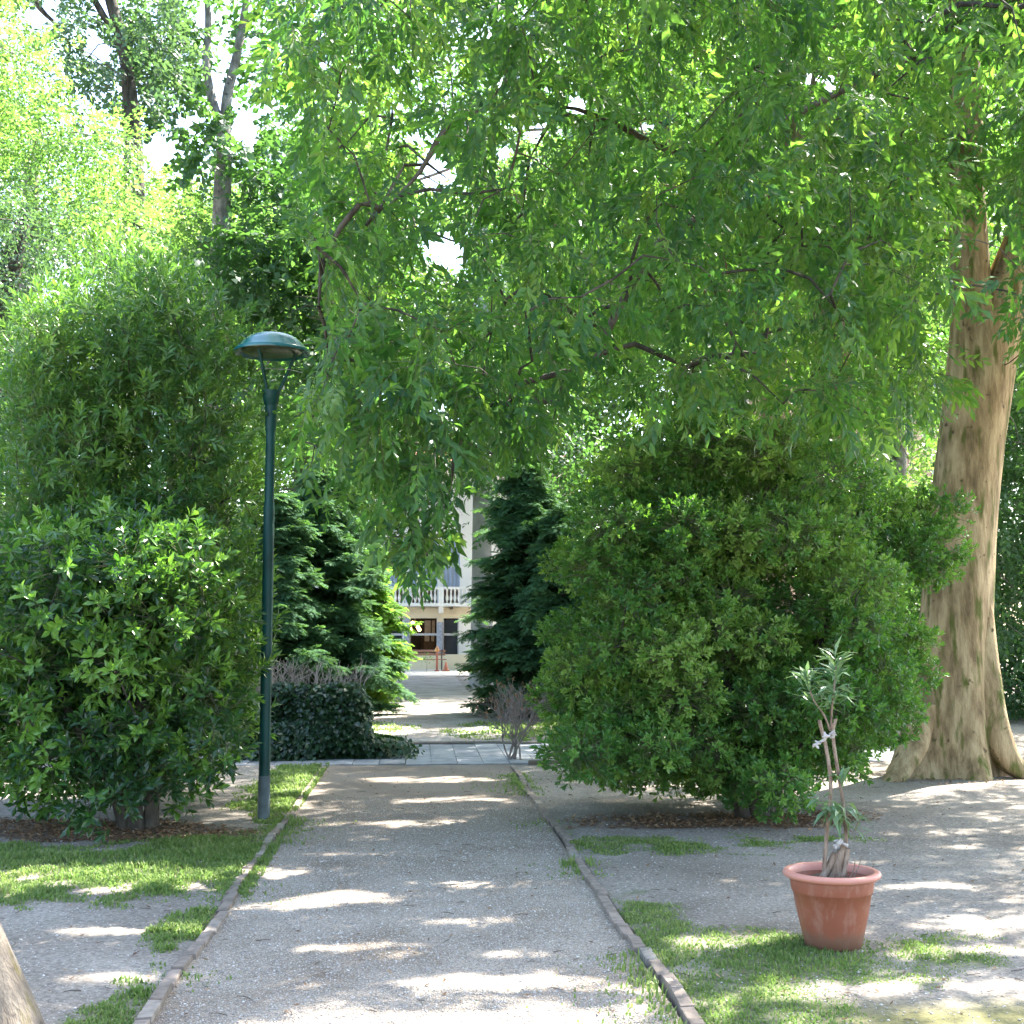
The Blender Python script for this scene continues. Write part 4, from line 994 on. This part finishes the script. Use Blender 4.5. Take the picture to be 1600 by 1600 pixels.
# ---- ivy mound
def ivy_mound():
    base = P(490, 1180, 16.6); base.z = 0
    t = empty('ivy_mound', base, 'dark ivy mound with dry twigs on top, by the slab walk', 'ivy hedge')
    n = 13000; a = rng.uniform(0, 2 * math.pi, n); v = rng.uniform(0, 1, n) ** .8
    q = norm(rng.normal(0, 1, (n, 3))); q[:, 2] = np.abs(q[:, 2])
    k = .62 + .62 * noise(q[:, 0] * 2.6 + 3, q[:, 1] * 2.6 + 3, q[:, 2] * 2.6, 5)
    e = np.sign(q) * np.abs(q) ** .9
    loc = np.stack([e[:, 0] * .98 * k, e[:, 1] * .65 * k, e[:, 2] * .86 * k], 1) * rng.uniform(.86, 1.03, (n, 1))
    loc[:, 0] += np.where(loc[:, 2] < .25, .45 * rng.random(n) ** 2, 0)
    d = norm(q * .5 + np.array([0, 0, -.8]) + rng.normal(0, .3, (n, 3))); R = frames(d, up=q + 1e-3, twist=.35)
    V0 = np.array([(0, 0, 0), (-.5, .12, .03), (-.38, .5, .04), (0, 1, -.06), (.38, .5, .04), (.5, .12, .03)]); T0 = np.array([(0, 5, 4), (0, 4, 3), (0, 3, 2), (0, 2, 1)])
    fr = (R, loc + np.array(base), rng.uniform(.05, .085, n), np.clip(rng.normal(.45, .25, n), 0, 1))
    add_leaves(t, 'ivy_leaves', (V0, T0), fr, M['ivy'], singles=120, key='ivy')
    core = MB(); prof = [(1, 0), (.98, .35), (.9, .6), (.7, .78), (.35, .86), (0.01, .88)]; core.lathe(prof, 18)
    me = core.mesh('stem_mass', plain('ivy_stems', (.035, .028, .02), .95, var=.4, scale=9), True)
    for vv in me.vertices: vv.co.x *= .68; vv.co.y *= .42; vv.co.z *= .8; vv.co += Vector(rng.normal(0, .015, 3))
    link('stem_mass', me, t)
    mb = MB()
    for k in range(110):
        x = random.uniform(-.85, .6); p = Vector((x, random.uniform(-.3, .3), .62)); pts = [p]; d = Vector((random.gauss(0, .25), random.gauss(0, .2), 1)).normalized(); L_ = random.uniform(.4, .7)
        for j in range(4): p = p + d * L_ / 4; d = (d + Vector(rng.normal(0, .16, 3))).normalized(); pts.append(p)
        mb.tube(pts, [.006, .005, .004, .003, .002], 4, False)
        for j in (2, 3):
            e = pts[j] + Vector((random.gauss(0, .1), random.gauss(0, .08), random.uniform(.06, .16))); mb.tube([pts[j], e], [.003, .0015], 3, False)
    tw = mb.build('dry_twigs', M['dry'], t); tw['kind'] = 'stuff'
ivy_mound()

# ---- twiggy shrub right of the path
def twiggy():
    base = P(805, 1184, 15.9); base.z = 0
    t = empty('twiggy_shrub', base, 'half bare brown twiggy shrub at the right end of the slab walk', 'shrub')
    mb = MB(); LO, D = [], []
    def rec(p, d, L_, r, dep):
        q = p + d * L_ * .5 + Vector(rng.normal(0, .02, 3)); e = q + (d + Vector(rng.normal(0, .12, 3))) * L_ * .5
        mb.tube([p, q, e], [r, r * .85, r * .7], 4 if dep else 6, False)
        if dep >= 4: LO.append(tuple(e)); D.append(tuple(d)); return
        for k in range(3 if dep < 2 else 2 + (random.random() < .5)):
            rec(e, (d + Vector(rng.normal(0, .42, 3)) + Vector((0, 0, .12))).normalized(), L_ * random.uniform(.6, .85), r * .62, dep + 1)
    for k in range(9): rec(Vector((random.gauss(0, .13), random.gauss(0, .1), 0)), Vector((random.gauss(0, .25), random.gauss(0, .25), 1)).normalized(), .32, .013, 0)
    mb.build('branches', plain('brown_twig', (.20, .17, .155), .9, var=.3, scale=6), t)
    LO, D = np.array(LO), np.array(D); k = rng.random(len(LO)) < .16; LO, D = LO[k], D[k]
    fr = expand(WHORL, frames(D, twist=.3), LO + np.array(base), np.full(len(LO), .6), rng.uniform(.2, .6, len(LO))); fr = (fr[0], fr[1], fr[2] * .05, fr[3])
    add_leaves(t, 'foliage', leaf_shape(1, .45, .1, .2, False), fr, M['litter'])
twiggy()

# ---- near trunk at the lower left with its crown overhead
def near_tree():
    base = P(34, 1520, 4.3); base = Vector((base.x - .30, 4.3, -.05))
    t = empty('leaning_tree', base, 'smooth grey brown trunk cut off by the lower left corner', 'tree')
    tr = [base, base + Vector((-.02, 0, .35)), base + Vector((-.16, 0, .8)), base + Vector((-.45, -.05, 1.8)), base + Vector((-.9, -.2, 3.4)), base + Vector((-1.2, -.3, 5.2)), base + Vector((-1.2, -.2, 7.5))]
    lofted('trunk', M['bark_near'], tr, [.40, .345, .31, .29, .26, .22, .12], base, t, n=32, wob=.05, flare=.30, lobes=4, seed=8, phase=.2)
    W = Wood(); W.line(smooth_path(tr, 5))
    r = random.Random(5); cs = []
    while len(cs) < 22:
        p = Vector((r.uniform(-6, .5), r.uniform(.5, 7.5), r.uniform(5.6, 9)))
        if p.z < 3.5 + p.y * .55 + .6: continue
        if all((p - q).length > .7 for q in cs): cs.append(p)
    W.grow(cs, start=20); link('branches', W.mesh('branches', M['bark_near'], base, .007, .5, .12), t)['kind'] = 'stuff'
    fr = cut(clumps_to_leaves(cs, .6, 18, HANG_SPRIGS, 1.5, .75, .5, twist=.5)); fr = (fr[0], fr[1], fr[2] * .12, fr[3])
    add_leaves(t, 'foliage', leaf_shape(1, .4, .16, .3, False), fr, M['hang'])
near_tree()

# ================================================================== THE LAMP
def lamp():
    b = P(412, 1268, 11.07); b.z = 0; top = 4.0
    t = empty('street_lamp', b, 'tall green park lamp with a shallow dome hood on three thin arms', 'street lamp')
    g = M['lampgreen'] = plain('green_paint', (.004, .045, .038), .45, var=.35, scale=3, spec=.3)
    base = plain('scuffed_paint', (.075, .10, .105), .7, var=.3, scale=12)
    MB().lathe([(.052, 0), (.052, .10), (.050, .36)], 20).build('pole_foot', base, t, True)
    MB().lathe([(.0475, .36), (.0475, 2.62), (.044, 2.65), (.040, 2.70), (.040, 3.32), (.039, 3.50)], 20).build('pole', g, t, True)
    MB().lathe([(.046, 3.30), (.050, 3.38), (.052, 3.50), (.052, 3.52), (.062, 3.53), (.078, 3.63), (.079, 3.645), (.05, 3.65), (.0, 3.65)], 20).build('collar', g, t, True)
    for k in range(3):
        a = math.radians(4 + 120 * k); dx, dy = math.cos(a), math.sin(a)
        MB().tube([(dx * .055, dy * .055, 3.62), (dx * .10, dy * .10, 3.72), (dx * .165, dy * .165, 3.88), (dx * .21, dy * .21, 3.985)], .0145, 8).build('arm', g, t, True)
    r = .325
    hood = MB().lathe([(0.0, 4.150), (.08, 4.147), (.15, 4.135), (.21, 4.108), (.26, 4.066), (.295, 4.025), (.31, 4.012), (r, 4.000), (r + .003, 3.985), (r, 3.975), (.30, 3.985), (.24, 4.045), (.15, 4.105), (0, 4.125)], 48)
    hood.build('hood', plain('blue_green_enamel', (.010, .115, .125), .22, var=.12, scale=4, spec=.7), t, True)
    MB().lathe([(0, 3.975), (.22, 3.975), (.255, 3.985), (.262, 4.0), (.2, 4.02), (0, 4.03)], 40).build('reflector_glass', plain('dull_glass', (.07, .08, .045), .25, var=.3, scale=6), t, True)
    MB().box(.083, .02, 3.665, .108, .045, 3.70).build('paper_tag', plain('white_tag', (.6, .6, .58), .8), t)
    mb = MB().tube([(-.115, -.03, 3.83), (0, -.03, 3.832), (.15, -.03, 3.83), (.22, -.03, 3.815), (.27, -.03, 3.80)], .003, 5); mb.build('wire', plain('wire', (.3, .28, .25), .6), t)
lamp()

# ================================================================== THE POT WITH THE OLEANDER
def pot():
    b = P(1302, 1476, 6.34); b.z = float(relief(np.array([b.x]), np.array([b.y]))[0]) - .003
    tc = plain('terracotta_plastic', (.25, .078, .042), .5, var=.07, scale=3, spec=.4); rim = plain('faded_rim', (.47, .20, .145), .5, var=.07, scale=5, spec=.4)
    for m_, c_ in ((tc, (.42, .26, .19)), (rim, (.55, .38, .30))):      # lime bloom and soil splashes
        tt = m_.node_tree; bb = tt.nodes['Principled BSDF']; old = bb.inputs['Base Color'].links[0].from_socket
        g_ = tt.nodes.new('ShaderNodeTexCoord'); mp_ = tt.nodes.new('ShaderNodeMapping'); mp_.inputs['Scale'].default_value = (9, 9, 3.5); tt.links.new(g_.outputs['Object'], mp_.inputs[0])
        n_ = tt.nodes.new('ShaderNodeTexNoise'); n_.inputs['Scale'].default_value = 1.6; n_.inputs['Detail'].default_value = 10; n_.inputs['Roughness'].default_value = .7; tt.links.new(mp_.outputs[0], n_.inputs[0])
        f_ = ramp(tt, n_.outputs[0], [(.5, (0, 0, 0)), (.78, (.6, .6, .6))]); x_ = tt.nodes.new('ShaderNodeMixRGB'); tt.links.new(f_, x_.inputs[0]); tt.links.new(old, x_.inputs[1]); x_.inputs[2].default_value = (*c_, 1)
        sx_ = tt.nodes.new('ShaderNodeSeparateXYZ'); tt.links.new(g_.outputs['Object'], sx_.inputs[0]); a_ = tt.nodes.new('ShaderNodeMath'); a_.operation = 'MULTIPLY_ADD'; tt.links.new(n_.outputs[0], a_.inputs[0]); a_.inputs[1].default_value = -.12; tt.links.new(sx_.outputs['Z'], a_.inputs[2])
        d_ = ramp(tt, a_.outputs[0], [(0.0, (.55, .55, .55)), (.035, (0, 0, 0))]); y_ = tt.nodes.new('ShaderNodeMixRGB'); tt.links.new(d_, y_.inputs[0]); tt.links.new(x_.outputs[0], y_.inputs[1]); y_.inputs[2].default_value = (.13, .09, .06, 1)
        tt.links.new(y_.outputs[0] if m_ is tc else x_.outputs[0], bb.inputs['Base Color'])
    t = empty('flower_pot', b, 'round terracotta coloured pot standing alone on worn grass', 'pot')
    MB().lathe([(0, .004), (.128, .0), (.136, .006), (.150, .06), (.178, .19), (.190, .262), (.1955, .266), (.197, .272), (.207, .335), (.203, .345), (.19, .30), (.185, .25)], 56).build('body', tc, t, True)
    MB().lathe([(.203, .334), (.222, .333), (.234, .340), (.238, .351), (.234, .362), (.222, .368), (.206, .366), (.198, .352), (.196, .33)], 56).build('rim', rim, t, True)
    so = MB(); so.lathe([(.196, .305), (.15, .318), (.08, .322), (.0, .325)], 30)
    me = so.mesh('soil', plain('potting_soil', (.06, .042, .03), .95, var=.4, scale=30, bump=.8), True)
    for v in me.vertices: v.co.z += random.gauss(0, .004)
    link('soil', me, t)
    # the plant is a thing of its own
    Yp = b.y; origin = b + Vector((0, 0, .31))
    p = empty('oleander', origin, 'thin leggy oleander with two leaf tufts growing in the terracotta pot', 'potted plant')
    def q(px, py, dy=0.0): return P(px, py, Yp + dy) - origin
    wood = barkmat('oleander_bark', (.24, .165, .115), (.36, .27, .2), sc=(30, 30, 8))
    def stem(nm, pts, r): o = lofted(nm, wood, pts, r, (0, 0, 0), p, n=9, wob=.1, k=4); return o
    stem('stem', [q(1287, 1372), q(1292, 1300), q(1298, 1230), q(1292, 1175), q(1280, 1125)], [.011, .0105, .010, .0095, .010])
    stem('stem', [q(1320, 1368, .02), q(1322, 1320, .02), q(1319, 1270, .02), q(1311, 1215, .02), q(1303, 1165, .01), q(1300, 1130)], [.010, .0095, .009, .009, .009, .009])
    stem('stem', [q(1300, 1145), q(1306, 1123)], [.009, .0085])
    stem('branch', [q(1297, 1142), q(1288, 1118), q(1272, 1095), q(1262, 1070)], [.006, .0055, .005, .004])
    stem('branch', [q(1298, 1138), q(1300, 1105), q(1304, 1070), q(1306, 1040)], [.006, .0055, .005, .004])
    stem('branch', [q(1321, 1290, .02), q(1333, 1300, 0), q(1340, 1285, -.02)], [.004, .0035, .003])
    for (x0, y0, x1, y1, r_) in [(1286, 1370, 1305, 1332, .019), (1300, 1370, 1315, 1328, .021), (1315, 1368, 1324, 1326, .016), (1308, 1370, 1318, 1318, .013)]:
        stem('stump', [q(x0, y0), q((x0 + x1) / 2 + 1, (y0 + y1) / 2), q(x1, y1)], [r_ * 1.1, r_, r_ * .95])
    for a_, b_ in (((1328, 1372), (1336, 1345)), ((1334, 1370), (1346, 1338))): stem('sucker', [q(*a_), q((a_[0] + b_[0]) / 2 + 2, (a_[1] + b_[1]) / 2), q(*b_)], [.0035, .003, .002])
    # rags tying the stems
    rag = plain('pale_rag', (.42, .38, .35), .95, var=.25, scale=20)
    def knot(pts, r, lab):
        mb = MB()
        for k in range(7):
            c = Vector(pts[k % len(pts)]) + Vector(rng.normal(0, r * .35, 3)); d = Vector(rng.normal(0, 1, 3)).normalized() * r
            mb.tube([c - d, c + Vector(rng.normal(0, r * .2, 3)), c + d], [r * .25, r * .5, r * .12], 6)
        o = mb.build('tie_rag', rag, p, True); o['label'] = lab
    knot([q(1290, 1150, -.01), q(1300, 1150, -.01), q(1302, 1147, -.01)], .020, 'beige rag knotted round the upper stems')
    knot([q(1278, 1160, -.01), q(1274, 1166, -.01)], .014, 'loose end of the beige rag')
    knot([q(1312, 1318, -.02), q(1322, 1322, -.02), q(1306, 1322, -.02)], .019, 'white rag tied over the cut stumps')
    # leaves, each its own object
    shapes = [npmesh('leaf', *leaf_shape(1, .19, b_, .35), M['olean'], np.full(5, tt)) for b_, tt in ((.25, .2), (.1, .5), (.35, .8), (.18, .35))]
    def tuft(c, n, L_, upw, spread=.05, sl=1.0):
        for k in range(n):
            az = k * 2.4 + random.gauss(0, .3); el = upw + random.gauss(0, .35)
            d = Vector((math.cos(az) * math.cos(el), math.sin(az) * math.cos(el), math.sin(el)))
            o = link('leaf', random.choice(shapes), p)
            R = frames(np.array([tuple(d)]), twist=.25)[0]; m = Matrix(R.tolist()).to_4x4() @ Matrix.Scale(L_ * random.uniform(.85, 1.4), 4)
            m.translation = Vector(c) + Vector((0, 0, (k / n - .5) * spread * 2)) + Vector(rng.normal(0, .008, 3)); o.matrix_basis = m
    for c, n, L_, u, sp in [(q(1262, 1066), 26, .105, .5, .05), (q(1270, 1092), 9, .10, .2, .03), (q(1306, 1045), 36, .105, .65, .07), (q(1303, 1085), 24, .115, .25, .05), (q(1285, 1100), 8, .10, .5, .03),
                            (q(1316, 1225, -.01), 14, .085, .8, .03), (q(1300, 1262, -.02), 20, .11, -.35, .04), (q(1318, 1268, -.02), 20, .12, -.25, .05), (q(1340, 1290, -.02), 13, .085, .25, .04), (q(1282, 1250, -.02), 8, .10, -.1, .02)]:
        tuft(c, n, L_, u, sp)
pot()

# ================================================================== THE HOUSE AT THE END OF THE PATH
def house():
    Y = 57.0; s = Y / F
    def X(px): return P(px, 990, Y).x
    def Z(py): return P(655, py, Y).z
    b = Vector((X(690), Y, 0)); t = empty('villa', b, 'pale two storey villa with a balustraded balcony at the end of the path', 'house')
    white = plain('white_stucco', (.78, .77, .76), .9, var=.05, scale=1.2); cream = plain('cream_stucco', (.70, .62, .46), .9, var=.06, scale=1.2)
    grey = plain('blue_grey_pilaster', (.34, .37, .46), .7, var=.3, scale=9); glass = plain('dark_glass', (.03, .035, .045), .08, var=.4, scale=1.0)
    shut = plain('pale_blue_shutter', (.40, .46, .60), .7, var=.12, scale=2); frame = plain('pale_frame', (.5, .5, .52), .6, var=.05)
    def bx(name, px0, px1, py0, py1, d0, d1, mat, parent=t):
        """d0, d1: depth offsets from the facade plane, negative is towards the path."""
        o = MB().box(X(px0) - b.x, d0, Z(py1), X(px1) - b.x, d1, Z(py0)).build(name, mat, parent); return o
    g0 = 1044
    L_, Rr = 470, 905
    # ground floor walls around the openings, upper floor walls around the shuttered windows
    ops = [(606, 630), (640, 684), (692, 717)]; xs = [L_] + [v for o in ops for v in o] + [Rr]
    for k in range(0, len(xs), 2): bx('wall', xs[k], xs[k + 1], 966, g0 + 2, 0, .35, white if k != 4 else grey)
    bx('lintel', L_, Rr, 949, 966, -.02, .35, cream)
    ups = [(560, 588), (604, 632), (641, 683), (692, 718), (740, 766)]; xs = [L_] + [v for o in ups for v in o] + [Rr]
    for k in range(0, len(xs), 2): bx('upper_wall', xs[k], xs[k + 1], 838, 949, 0, .35, white)
    bx('upper_wall', L_, Rr, 735, 838, 0, .35, white)
    bx('cornice', L_ - 8, Rr + 8, 722, 735, -.4, .5, white)
    rf = MB(); x0, x1 = X(L_ - 14) - b.x, X(Rr + 14) - b.x; z0 = Z(722); rf.add([(x0, -.5, z0), (x1, -.5, z0), (x1, 10, z0), (x0, 10, z0), (x0 + 3.5, 4.5, z0 + 2), (x1 - 3.5, 4.5, z0 + 2)], [(0, 1, 5, 4), (1, 2, 5), (2, 3, 4, 5), (3, 0, 4), (3, 2, 1, 0)])
    rf.build('roof', plain('red_roof_tile', (.30, .12, .07), .9, var=.2, scale=5), t)
    MB().box(X(L_) - b.x, .35, 0, X(L_) - b.x + .3, 9.5, Z(735)).build('side_wall', white, t); MB().box(X(Rr) - b.x - .3, .35, 0, X(Rr) - b.x, 9.5, Z(735)).build('side_wall', white, t)
    MB().box(X(L_) - b.x + .3, 9.2, 0, X(Rr) - b.x - .3, 9.5, Z(735)).build('back_wall', white, t)
    room = plain('room_wall', (.10, .085, .08), .9); MB().box(X(632) - b.x, 4.0, 0, X(700) - b.x, 4.2, Z(960)).build('room_wall', room, t)
    # shuttered windows with leaves of slats
    for a, c in ups:
        w = bx('shutter', a, c, 838, 920, .08, .12, shut)
        n = max(3, int((c - a) / 6)); m = MB()
        for k in range(n + 1):
            xx = X(a + (c - a) * k / n) - b.x; m.box(xx - .02, .03, Z(920), xx + .02, .08, Z(838))
        m.build('shutter_batten', plain('shutter_edge', (.33, .38, .52), .7), t)
    # glazed bays
    for i, (a, c) in enumerate(ops):
        f = MB()
        for xx in (a, c): f.box(X(xx) - b.x - .05, .04, Z(g0), X(xx) - b.x + .05, .14, Z(966))
        f.box(X(a) - b.x + .05, .05, Z(993), X(c) - b.x - .05, .13, Z(989.5)); fo = f.build('window_frame', frame, t)
        if i == 1:
            bx('glass_pane', a + 2, c - 2, 968, 989.5, .10, .105, plain('room_glass', (.05, .05, .06), .1), t) if False else None
            bx('inner_window', 664, 674, 968, 990, 3.85, 3.95, plain('bright_window', (.8, .82, .85), .6)); bx('inner_window', 676, 681, 968, 990, 3.85, 3.95, plain('bright_window', (.8, .82, .85), .6))
            bx('inner_window', 664, 672, 992, 1003, 3.85, 3.95, plain('bright_window', (.8, .82, .85), .6)); bx('inner_window', 675, 680, 992, 1003, 3.85, 3.95, plain('bright_window', (.8, .82, .85), .6))
            bx('dark_doorway', 643, 658, 993, 1020, 3.8, 3.9, plain('doorway', (.02, .02, .03), .6)); bx('counter', 663, 680, 1004, 1020, 3.0, 3.4, plain('brown_counter', (.13, .10, .09), .7))
        else:
            bx('glass_pane', a + 2, c - 2, 968, 989.5, .10, .11, glass); bx('glass_pane', a + 2, c - 2, 993, 1043, .10, .11, glass)
    bx('pilaster', 631.5, 639, 966, g0, -.12, 0, grey); bx('pilaster', 685, 691, 972, g0, -.12, 0, grey); bx('capital', 683, 692.5, 966, 972, -.16, 0, cream)
    # chandelier: the one lamp that is lit
    em = bpy.data.materials.new('lit_bulb'); em.use_nodes = True; nb = em.node_tree.nodes['Principled BSDF']; nb.inputs['Emission Color'].default_value = (1, .62, .25, 1); nb.inputs['Emission Strength'].default_value = 3.5
    ch = empty('chandelier', Vector((X(648), Y + 1.6, Z(975))), 'lit chandelier of warm globes hanging inside the glazed bay of the villa', 'lamp')
    for dx, dz in ((-.1, .06), (-.2, -.22), (.14, -.14), (.2, -.24)):
        MB().lathe([(0, -.085), (.06, -.06), (.085, 0), (.06, .06), (0, .085)], 12, (dx, 0, dz)).build('globe', em, ch, True)
    MB().box(-.015, -.015, 0, .015, .015, .35).build('rod', frame, ch)
    # balcony
    bx('balcony_floor', 585, 760, 943, 948, -1.1, 0, white); bx('balcony_rail', 585, 760, 918, 922, -1.1, -.88, white)
    for xx in (600, 688.5, 755): bx('balcony_pedestal', xx - 4, xx + 4, 922, 943, -1.1, -.88, white)
    for xx in (661, 705, 620, 742): bx('bracket', xx - 2, xx + 2, 948, 952, -1.0, -.02, plain('dark_bracket', (.1, .07, .05), .8))
    bx('corbel', 685, 692, 948, 958, -.9, -.02, white)
    h = Z(922) - Z(943); zb = Z(943)
    prof = [(.045, 0), (.045, .06 * h), (.03, .1 * h), (.075, .32 * h), (.065, .45 * h), (.028, .72 * h), (.045, .88 * h), (.05, h)]
    bm_ = MB().lathe(prof, 8).mesh('baluster', white, True)
    px = 606
    while px < 750:
        if abs(px - 688.5) > 6.5:
            o = link('baluster', bm_, t, Vector((X(px) - b.x, -.99, zb)))
        px += 6.1
    # low wall and bench before it
    zb0 = .03
    y2 = 55.3
    o = MB().box(P(560, 990, y2).x, y2, 0, P(850, 990, y2).x, y2 + .25, .66).build('terrace_wall', cream); tag(o, 'low cream wall in front of the villa', 'wall')
    yb = 53.6; wood = plain('reddish_bench_wood', (.34, .17, .12), .6, var=.2, scale=3); leg = plain('bench_leg', (.12, .1, .09), .7)
    bb = Vector((P(664, 990, yb).x, yb, 0.03)); be = empty('park_bench', bb, 'reddish wooden slatted bench in front of the low cream wall', 'bench')
    for zz, yy in ((.80, .17), (.66, .13)): MB().box(-.86, yy, zz - .05, .86, yy + .035, zz + .05, .008).build('back_slat', wood, be)
    for yy in (-.28, -.15, -.02): MB().box(-.9, yy, .43, .9, yy + .11, .47, .006).build('seat_slat', wood, be)
    for xx in (-.7, .7):
        MB().box(xx - .03, -.26, 0, xx + .03, -.2, .43).box(xx - .03, .06, 0, xx + .03, .12, .43).box(xx - .03, .12, .40, xx + .03, .16, .86).build('leg', leg, be)
    yp = 52.4; pb = P(683, 990, yp); pb.z = .03; po = empty('red_post', pb, 'slim red post with an orange cap standing before the bench', 'post')
    red = plain('red_paint', (.38, .10, .06), .5); MB().lathe([(.10, 0), (.10, .04), (.045, .06), (.045, .80), (.0, .80)], 14).build('shaft', red, po, True)
    MB().lathe([(.0, .80), (.09, .80), (.10, .86), (.07, .93), (.03, .99), (0, 1.0)], 14).build('cap', plain('orange_cap', (.55, .24, .07), .5), po, True)
    cb = P(697, 990, 52.8); cb.z = .03; co = empty('marker_cone', cb, 'small orange red marker cone right of the red post', 'cone')
    MB().lathe([(.13, .03), (.09, .12), (.03, .36), (0, .37)], 14).build('cone_body', plain('cone_orange', (.5, .16, .08), .5), co, True); MB().box(-.15, -.15, 0, .15, .15, .03).build('base_plate', plain('cone_base', (.6, .12, .05), .6), co)
    sb = P(667, 990, 52.0); sb.z = .03; sa = empty('sapling', sb, 'tiny pale yellow sapling in front of the bench', 'sapling')
    MB().tube([(0, 0, 0), (.01, 0, .3), (.03, 0, .6)], [.012, .01, .005], 6).build('stem', M['dry'], sa)
    n = 60; lo = rng.normal(0, 1, (n, 3)) * np.array([.14, .12, .16]) + np.array([.02, 0, .52]) + np.array(sb); fr = (frames(rng.normal(0, 1, (n, 3))), lo, rng.uniform(.08, .12, n), rng.uniform(.7, 1, n))
    add_leaves(sa, 'foliage', leaf_shape(1, .5, .1, .2, False), fr, M['fresh'])
house()

# ochre house glimpsed through the leaves on the right
def ochre():
    Y = 44; x0, x1 = P(1130, 990, Y).x, P(1560, 990, Y).x; z1 = P(1300, 250, Y).z
    b = Vector(((x0 + x1) / 2, Y, 0)); t = empty('ochre_house', b, 'pinkish ochre house wall glimpsed through the leaves on the right', 'house')
    w = (x1 - x0) / 2; MB().box(-w, 0, 0, w, 8, z1).build('wall', plain('ochre_stucco', (.55, .38, .27), .9, var=.12, scale=.8), t)
    MB().add([(-w - .5, -.6, z1), (w + .5, -.6, z1), (w + .5, 8.6, z1), (-w - .5, 8.6, z1), (-w + 3, 4, z1 + 2), (w - 3, 4, z1 + 2)], [(0, 1, 5, 4), (1, 2, 5), (2, 3, 4, 5), (3, 0, 4), (3, 2, 1, 0)]).build('roof', plain('ochre_roof', (.28, .13, .08), .9), t)
    for i in range(3):
        for j in range(3):
            xx = -w + (i + .5) * w * 2 / 3; zz = 1.0 + j * 4.6
            f = MB().box(xx - .6, -.06, zz, xx + .6, -.003, zz + 2.0).build('window', plain('window_white', (.6, .6, .58), .7), t)
            MB().box(xx - .48, -.075, zz + .12, xx + .48, -.062, zz + 1.88).build('pane', plain('window_dark', (.04, .05, .06), .15), f)
ochre()
print('TRIS', sum(STATS.values()), {k: v for k, v in STATS.items()})
